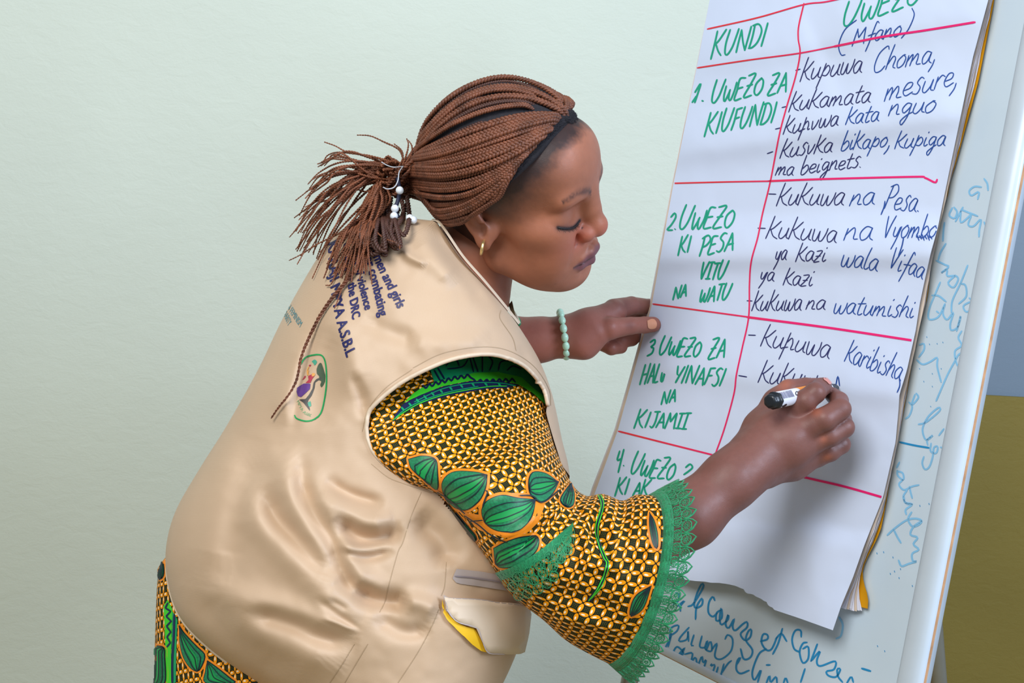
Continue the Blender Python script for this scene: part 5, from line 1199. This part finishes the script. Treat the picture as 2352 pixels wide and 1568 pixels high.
def plait(P, r, N, pitch=.0080, seg=5, ph=0.0):
    """three strands woven round the path P (world), N surface normals"""
    P = np.asarray(P); s = np.concatenate([[0], np.cumsum(np.linalg.norm(np.diff(P, axis=0), axis=1))])
    T = np.gradient(P, axis=0); T /= np.linalg.norm(T, axis=1)[:, None] + 1e-9
    B = N - T * (N * T).sum(1)[:, None]; B /= np.linalg.norm(B, axis=1)[:, None] + 1e-9; A = np.cross(T, B); m = MB()
    r = np.broadcast_to(r, (len(P),))
    for k in range(3):
        f = 2 * math.pi * s / pitch + k * 2 * math.pi / 3 + ph
        Q = P + A * (np.sin(f) * r * .60)[:, None] + B * (np.sin(2 * f) * r * .36)[:, None]; m.add(*tube(Q, r * .47, seg))
    return m
GD = [[(1318, 262), (1262, 205), (1200, 175), (1150, 168), (1085, 184), (1020, 224), (975, 287), (955, 335)],
      [(1300, 266), (1240, 232), (1175, 218), (1110, 226), (1050, 256), (1000, 302), (966, 342), (952, 368)],
      [(1282, 270), (1220, 275), (1160, 290), (1095, 312), (1030, 335), (985, 350), (956, 362), (943, 385)],
      [(1268, 292), (1200, 325), (1140, 348), (1080, 368), (1030, 380), (985, 380), (952, 384), (938, 402)],
      [(1228, 332), (1175, 375), (1120, 403), (1070, 418), (1020, 423), (975, 420), (945, 418), (932, 426)],
      [(1192, 373), (1140, 423), (1085, 463), (1040, 480), (1000, 482), (965, 470), (941, 455), (930, 446)],
      [(1166, 412), (1130, 462), (1085, 500), (1040, 517), (1000, 519), (962, 505), (938, 482), (926, 464)]]
GD = [[tuple(np.array(g[0]) + (np.array(g[0]) - np.array(g[1])) * .13)] + g for g in GD]
GR = np.array([catmull(np.array(g, float), 60) for g in GD])        # guide curves (7,60,2)
def guide(t):
    x = np.clip(t, 0, 1) * 6; i = min(int(x), 5); f = x - i; f = f * f * (3 - 2 * f) * .3 + f * .7; return GR[i] * (1 - f) + GR[i + 1] * f
def drape(path, off):
    out = []; nn = []; last = None
    for (x, y) in path:
        h = HB.ray_cast(Vector(CAM), Vector(RAY(x, y)))
        if h[0] is None:
            Z = last if last else 1.12; q = W(x, y, Z); h = HB.find_nearest(Vector(q))
        p = np.array(h[0]); n = np.array(h[1]); n = n if n @ (p - H2W(np.array([[-.02, 0, .04]]))[0]) > 0 else -n
        last = PX([p])[0, 2]; out.append(p); nn.append(n)
    out = np.array(out); nn = np.array(nn)
    for _ in range(6): nn[1:-1] = (nn[:-2] + nn[1:-1] * 2 + nn[2:]) / 4; out[1:-1] = (out[:-2] + out[1:-1] * 2 + out[2:]) / 4
    nn /= np.linalg.norm(nn, axis=1)[:, None]; return out + nn * np.asarray(off).reshape(-1, 1), nn
rg = random.Random(12); nrg = np.random.RandomState(3)
specs = []
NTOP = 22
for i in range(NTOP):
    t = (i + .5 + rg.uniform(-.33, .33)) / NTOP; s0 = rg.choice([0., .03, .07, .11]) if t > .34 else rg.choice([0.02, .10, .18, .26]); specs.append((t, s0, rg.uniform(.0026, .0062), rg.uniform(.0029, .0041), 0))
for i in range(17):
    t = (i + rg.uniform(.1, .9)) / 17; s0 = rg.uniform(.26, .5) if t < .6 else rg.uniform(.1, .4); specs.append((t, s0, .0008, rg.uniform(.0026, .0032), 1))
mirr = []
for j, (t, s0, off, r, und) in enumerate(specs):
    g = guide(t); k0 = int(s0 * 59); g = g[k0:]; s = np.linspace(0, 1, len(g)); wob = rg.uniform(-5, 5)
    ddir = guide(min(1, t + .04))[k0:] - guide(max(0, t - .04))[k0:]; ddir /= np.linalg.norm(ddir, axis=1)[:, None] + 1e-9
    g = g + ddir * (wob * np.sin(s * math.pi) + rg.uniform(-3, 3) * np.sin(s * 2 * math.pi + rg.uniform(0, 3)))[:, None]
    g = resample(g, 6.0); o = np.full(len(g), off); o[:5] = np.linspace(-.001, off, 5); P, N = drape(g, o)
    st = np.concatenate([[0], np.cumsum(np.linalg.norm(np.diff(P, axis=0), axis=1))]); n = int(st[-1] / .00085) + 2; tt = np.linspace(0, st[-1], n)
    Pi = np.stack([np.interp(tt, st, P[:, c]) for c in range(3)], 1); Ni = np.stack([np.interp(tt, st, N[:, c]) for c in range(3)], 1)
    k = np.ones(9) / 9; pad = lambda a: np.vstack([np.repeat(a[:1], 4, 0), a, np.repeat(a[-1:], 4, 0)])
    for c in range(3): Pi[:, c] = np.convolve(pad(Pi)[:, c], k, 'valid') if len(Pi) > 9 else Pi[:, c]
    rr = np.full(n, r); m = min(10, n); rr[:m] = np.linspace(.35, 1, m) * r
    b = plait(Pi, rr, Ni, pitch=r * 2.9 + rg.uniform(-.0006, .0010), ph=rg.uniform(0, 6))
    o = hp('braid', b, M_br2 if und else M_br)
    if t > .42 and not und: mirr.append(o)
for o in mirr:      # the other side of the head
    me = o.data.copy(); n = len(me.vertices); co = np.zeros(n * 3); me.vertices.foreach_get('co', co); L_h = W2H(co.reshape(-1, 3)); L_h[:, 1] *= -1
    me.vertices.foreach_set('co', H2W(L_h).ravel()); me.flip_normals(); c = o.copy(); c.data = me; COL.objects.link(c)
# short dark hair combed back from the hairline
mb = MB()
for k in range(1300):
    t = rg.random(); g = guide(t); i0 = 0; dxy = (g[0] - g[4]); dxy /= np.linalg.norm(dxy) + 1e-9; perp = np.array([-dxy[1], dxy[0]])
    st = g[0] + dxy * rg.uniform(2, 9 + 26 * t) + perp * rg.uniform(-12, 12); en = g[min(59, 5 + int(rg.random() * 5))] + perp * rg.uniform(-10, 10); L3 = []
    for f in (0, .33, .66, 1):
        q = st * (1 - f) + en * f + perp * math.sin(f * 3.1) * rg.uniform(-2, 2); ha = SBODY.b.ray_cast(Vector(CAM), Vector(RAY(*q))); hb = HB.ray_cast(Vector(CAM), Vector(RAY(*q)))
        c_ = [h for h in (ha, hb) if h[0] is not None]
        if not c_: break
        h = min(c_, key=lambda h: (h[0] - Vector(CAM)).length); n_ = np.array(h[1]); n_ = -n_ if n_ @ RAY(*q) > 0 else n_; L3.append(np.array(h[0]) + n_ * (.0003 + .0012 * f))
    if len(L3) == 4: mb.add(*tube(catmull(np.array(L3), 7), [.0001, .00022, .0003, .0003, .0003, .0003, .0002], 3, cap=False))
tag(hp('edge_hair', mb, M_hair), 'fine black hair combed back from the hairline', kind='stuff')
# tail: loose strands from the tie
ZG = 1.185
def clampz(P, m=.008):
    Q = P.copy()
    for i, (x, y, z) in enumerate(P):
        h = SV.b.ray_cast(Vector(CAM), Vector(RAY(x, y)))
        if h[0] is not None: Q[i, 2] = min(z, PX([np.array(h[0])])[0, 2] - m)
    k = Q[:, 2].copy(); 
    for _ in range(4): k[1:-1] = np.minimum(k[1:-1], (k[:-2] + k[1:-1] + k[2:]) / 3)
    Q[:, 2] = k; return Q
def strand(ctrl, r0, r1, name='loose_braid', mat=None, twist=True, pitch=.0062, m=.006):
    Q = catmull(np.array(ctrl, float), 60); Q = resample(Q, 3.2); Q = clampz(Q, m + rg.random() * .02); P = WA(Q); n = len(P)
    st = np.concatenate([[0], np.cumsum(np.linalg.norm(np.diff(P, axis=0), axis=1))]); k = int(st[-1] / .0011) + 2; tt = np.linspace(0, st[-1], k); P = np.stack([np.interp(tt, st, P[:, c]) for c in range(3)], 1)
    r = np.linspace(r0, r1, k); T, N, B = frames(P); mb = MB()
    if twist:
        for a in (0, math.pi):
            f = 2 * math.pi * tt / pitch + a; mb.add(*tube(P + (N * np.cos(f)[:, None] + B * np.sin(f)[:, None]) * (r * .5)[:, None], r * .62, 4))
    else: mb.add(*tube(P, r, 5))
    return hp(name, mb, mat or M_tail)
K0 = np.array([885, 395]); K1 = np.array([872, 430])
fans = []
for i in range(46):      # upper-left sweep
    f = (i + rg.random()) / 46; tip = np.array([[745, 372], [716, 420], [702, 470], [696, 520], [686, 560], [700, 585], [735, 590]], float); x = f * 6; j = min(int(x), 5); tp = tip[j] * (1 - x + j) + tip[j + 1] * (x - j) + nrg.randn(2) * 9
    if i % 6 == 0: tp += (tp - K0) * .10
    st = K0 + nrg.randn(2) * (10, 10); mid1 = st + (-38 + nrg.randn() * 7, -14 + 30 * f + nrg.randn() * 6); mid2 = (st + tp) / 2 + (-8 - 10 * (1 - f) + nrg.randn() * 7, -26 + nrg.randn() * 8)
    z0 = ZG - .03 + nrg.randn() * .008; fans.append(([(*st, z0), (*mid1, z0 - .012), (*mid2, z0 - .015 + nrg.randn() * .012), (*((mid2 + tp) / 2 + nrg.randn(2) * 5 + (-4, -3)), z0 + nrg.randn() * .015), (*tp, z0 + .01 + nrg.randn() * .02)], .0016, .0007))
for i in range(44):      # downward fall
    f = (i + rg.random()) / 44; tip = np.array([[735, 590], [765, 618], [790, 640], [815, 618], [835, 600], [850, 612]], float); x = f * 5; j = min(int(x), 4); tp = tip[j] * (1 - x + j) + tip[j + 1] * (x - j) + nrg.randn(2) * (9, 18)
    st = K1 + nrg.randn(2) * (9, 9); mid1 = st + (-14 + 12 * f + nrg.randn() * 6, 34 + nrg.randn() * 6); mid2 = (mid1 + tp) / 2 + (-8 + nrg.randn() * 6, -4 + nrg.randn() * 8)
    z0 = ZG - .04 + nrg.randn() * .007; fans.append(([(*st, z0), (*mid1, z0 - .012), (*mid2, z0 - .012), (*tp, z0 + nrg.randn() * .008)], .0017, .0008))
for c, a, b in fans: strand(c, a, b)
for tip_path in ([(900, 372), (850, 358), (800, 350), (770, 335), (745, 326)], [(905, 368), (925, 375), (918, 345), (880, 325), (850, 312), (820, 310)], [(925, 380), (935, 350), (938, 330), (934, 318)], [(930, 378), (945, 355), (946, 335), (938, 322)], [(915, 385), (925, 365), (922, 345), (905, 330)],
                 [(870, 395), (830, 372), (790, 362), (760, 362), (738, 372)], [(850, 440), (800, 520), (730, 560), (690, 585), (664, 598)], [(890, 400), (880, 375), (890, 362), (915, 372), (925, 400)], [(880, 430), (840, 440), (820, 430), (850, 420), (880, 425)], [(905, 372), (892, 358), (880, 372), (888, 392)],
                 [(862, 470), (860, 520), (880, 545), (915, 560), (918, 572)], [(868, 470), (880, 530), (900, 520), (930, 500), (920, 492)], [(800, 560), (780, 600), (762, 650), (748, 655)], [(820, 560), (800, 620), (772, 700), (768, 708)]):
    strand([(x, y, ZG - .045 + .004 * i) for i, (x, y) in enumerate(tip_path)], .0015, .0007)
strand([(880, 470, ZG - .05), (852, 540, ZG - .055), (835, 590, 1.12), (800, 640, 1.11), (765, 682, 1.10), (735, 725, 1.10), (710, 775, 1.10), (692, 820, 1.10), (682, 870, 1.10), (664, 905, 1.10), (640, 935, 1.10), (623, 960, 1.10)], .0032, .0010, 'loose_braid', M_br, True, .0085, .004)['label'] = 'single long braid hanging down the back'
for k in range(26):      # knot: strands wound round the tie
    a0_ = rg.uniform(0, 6.28); cx, cy = 893 + rg.uniform(-10, 10), 396 + rg.uniform(-12, 16); ra = rg.uniform(14, 30); pts = [(cx + ra * math.cos(a0_ + q), cy + ra * .72 * math.sin(a0_ + q), ZG - .022 - .024 * math.cos(q * .9) + rg.uniform(-.006, .006)) for q in np.linspace(0, 4.2, 7)]
    strand(pts, .0019, .0017)
for k in range(34):      # from the gathered braids into the knot
    t = rg.random(); g = guide(t)[-1]; st = (g[0] + rg.uniform(0, 12), g[1]); en = (890 + rg.uniform(-16, 16), 412 + rg.uniform(-26, 44)); h = HB.ray_cast(Vector(CAM), Vector(RAY(*st))); z = PX([np.array(h[0])])[0, 2] - .002 if h[0] is not None else ZG
    strand([(*st, z), ((st[0] + en[0]) / 2, (st[1] + en[1]) / 2 + rg.uniform(-8, 8), (z + ZG) / 2 - .03), (*en, ZG - .035 + rg.uniform(-.01, .01))], .0026, .0020, 'loose_braid', M_br, True, .008)
for k in range(16):      # dark looped-under bunch below the tie
    x0 = rg.uniform(880, 935); x1 = rg.uniform(845, 930); yb = 575 - abs(x1 - 880) * .5 + rg.uniform(-14, 14)
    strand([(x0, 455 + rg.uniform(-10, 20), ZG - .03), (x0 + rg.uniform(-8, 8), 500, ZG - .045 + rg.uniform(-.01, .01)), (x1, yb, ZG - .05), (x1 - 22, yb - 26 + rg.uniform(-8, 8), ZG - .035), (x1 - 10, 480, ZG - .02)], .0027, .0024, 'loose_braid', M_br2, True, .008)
# tie with white beads
M_tie = simple('navy_elastic', (28, 34, 62), .6, .1); M_bead = simple('white_glass_bead', (226, 232, 236), .18, .02, sss=.1); M_wire = simple('pale_elastic_cord', (196, 204, 214), .35, .05)
mb = MB(); mb.add(*tube(WA(catmull(np.array([(912, 405, ZG - .05), (918, 435, ZG - .065), (914, 460, ZG - .07), (908, 482, ZG - .072), (915, 500, ZG - .07)]), 30)), .0022, 8)); hp('hair_tie', mb, M_tie, 'dark elastic tie')
for x, y in [(918, 437), (907, 479), (905, 496), (941, 501), (949, 505)]:
    mb = MB(); mb.add(*sphere_v(W(x, y, ZG - .078), .0043, 16, 10)); hp('hair_bead', mb, M_bead, None)
mb = MB(); mb.add(*tube(WA(catmull(np.array([(926, 382, ZG - .06), (917, 395, ZG - .075), (914, 415, ZG - .08), (905, 430, ZG - .08), (890, 434, ZG - .078), (880, 430, ZG - .07)]), 30)), .0007, 5)); hp('elastic_cord', mb, M_wire)
mb = MB(); mb.add(*tube(WA(catmull(np.array([(876, 372, ZG - .06), (890, 380, ZG - .06), (905, 384, ZG - .07), (926, 382, ZG - .06)]), 20)), .0006, 5)); hp('elastic_cord', mb, M_wire)
# earring
M_gold = simple('gold_earring', (226, 196, 132), .28, .03, metal=.85)
lob = SBODY.at(1111, 553, 0.001); lz = PX([lob])[0, 2]
mb = MB(); mb.add(*tube(WA(catmull(np.array([(1112, 552, lz + .002), (1110, 557, lz - .004), (1108, 566, lz - .006), (1106, 576, lz - .005), (1105, 583, lz + .002), (1107, 577, lz + .008), (1109, 566, lz + .009), (1111, 555, lz + .006)]), 50)), .00165, 10)); pk('earring', np.concatenate(mb.V), mb.F, M_gold)
# ------------------------------------------------------------------ bracelet on the far wrist
M_jade = simple('pale_green_bead', (186, 226, 200), .2, .05, 60, sss=.15); M_gb = simple('gold_spacer', (206, 160, 70), .3, .05, metal=.7)
br = bpy.data.objects.new('bracelet', None); link(br, person); br.matrix_parent_inverse = Matrix.Translation(-Vector(_pl)); br['label'] = 'pale green beaded bracelet on the far wrist'
front_p = [(1286, 716), (1286, 729), (1287, 746), (1289, 765), (1292, 784), (1296, 802), (1301, 818)]
cz = 1.307; cyl = []
cw = W(1293, 768, cz); ax_ = W(1330, 762, cz) - W(1260, 778, cz); ax_ /= np.linalg.norm(ax_)
upv = W(1286, 716, cz) - W(1301, 820, cz); rU = np.linalg.norm(upv) / 2; upv /= np.linalg.norm(upv); bkv = np.cross(ax_, upv); bkv /= np.linalg.norm(bkv)
cen_b = (W(1286, 716, cz) + W(1301, 820, cz)) / 2
if (PX([cen_b + bkv * .01])[0, 2] < cz): bkv = -bkv
NBD = 16
for i in range(NBD):
    a = 2 * math.pi * (i + .35) / NBD; p = cen_b + upv * rU * math.cos(a) - bkv * rU * 1.12 * math.sin(a); tg = -upv * math.sin(a) - bkv * 1.12 * math.cos(a)
    mb = MB(); mb.add(*sphere_v(p, (.0045, .0045, .0060), 14, 10, tg)); o = mk('bead', np.concatenate(mb.V), mb.F, M_jade, None); o.parent = br
mb = MB(); mb.add(*sphere_v(cen_b + upv * rU * 1.0 - bkv * .004, .0032, 12, 8)); o = mk('gold_bead', np.concatenate(mb.V), mb.F, M_gb, None); o.parent = br

# ------------------------------------------------------------------ marker pen in the writing hand
mk_ = bpy.data.objects.new('marker_pen', None); link(mk_)
tag(mk_, 'white and orange marker pen with black plug held in the right hand', 'marker pen')
tipP = SS.at(1928, 890, 0.0032); endP = W(1767, 922, zp(1928, 890) - .112)
axm = endP - tipP; LM = np.linalg.norm(axm); axm /= LM
M_bk = simple('black_plastic', (26, 32, 38), .3, .1); M_wh = simple('white_barrel', (220, 222, 232), .35, .02); M_or = simple('orange_barrel_band', (244, 150, 40), .4, .03); M_bar = simple('grey_barcode', (120, 124, 150), .5, .05); M_felt = simple('dark_felt_tip', (24, 28, 40), .8, .1)
def lathe(name, prof, mat, seg=28, parent=None, flute=0.0):
    x = np.cross(axm, (0, 0, 1)); x /= np.linalg.norm(x); y = np.cross(axm, x); V = []
    for s, r in prof:
        for k in range(seg):
            a = 2 * math.pi * k / seg; rr = r * (1 - flute * (k % 4 < 2)); V.append(tipP + axm * s + (x * math.cos(a) + y * math.sin(a)) * rr)
    n = len(prof); F_ = [tuple(f) for f in gridf(n, seg, True)] + [tuple(range(seg)), tuple(range((n - 1) * seg, n * seg))]
    o = mk(name, V, F_, mat, None, True); o.parent = parent or mk_; return o
RM = .0079
lathe('felt_tip', [(0, .0014), (.0015, .0026), (.006, .0028), (.0061, .0026)], M_felt)
lathe('tip_collar', [(.005, .0036), (.007, .0046), (.016, .0050), (.0165, .0062), (.022, .0066)], M_bk)
lathe('barrel', [(.0218, .0066), (.024, RM), (LM * .60, RM), (LM - .012, RM), (LM - .0115, RM - .0003)], M_wh)
lathe('barrel_band', [(.03, RM + .0001), (LM * .63, RM + .0001), (LM * .632, RM + .00005)], M_or)
lathe('end_plug', [(LM - .0125, RM + .0004), (LM - .010, RM + .0006), (LM - .008, RM + .0006), (LM - .0078, RM - .0006), (LM - .002, RM - .0009), (LM - .0003, RM - .002), (LM, .004)], M_bk, 28, None, .05)
ob = [o for o in COL.objects if o.name == 'barrel'][0]
Vb_ = np.array([v.co[:] for v in ob.data.vertices]); SM = Surf(Vb_, [tuple(p.vertices) for p in ob.data.polygons])
mb = MB()
for i in range(15): SM.stroke(mb, [(1788 + i * 2.0, 902 - i * .42), (1796 + i * 2.0, 916 - i * .42)], rg.choice([.8, 1.2, 1.5]), .0003, 2, False)
if mb.V: o = mk('barcode', np.concatenate(mb.V), mb.F, M_bar, None); o.parent = ob
mb = MB(); SM.stroke(mb, [(1833, 901), (1829, 899), (1827, 903), (1829, 907), (1834, 905)], 1.8, .0003, 1.5); SM.stroke(mb, [(1790, 935), (1800, 932), (1806, 928)], 4, .0003, 2)
if mb.V: o = mk('barrel_print', np.concatenate(mb.V), mb.F, M_bk, None); o.parent = ob
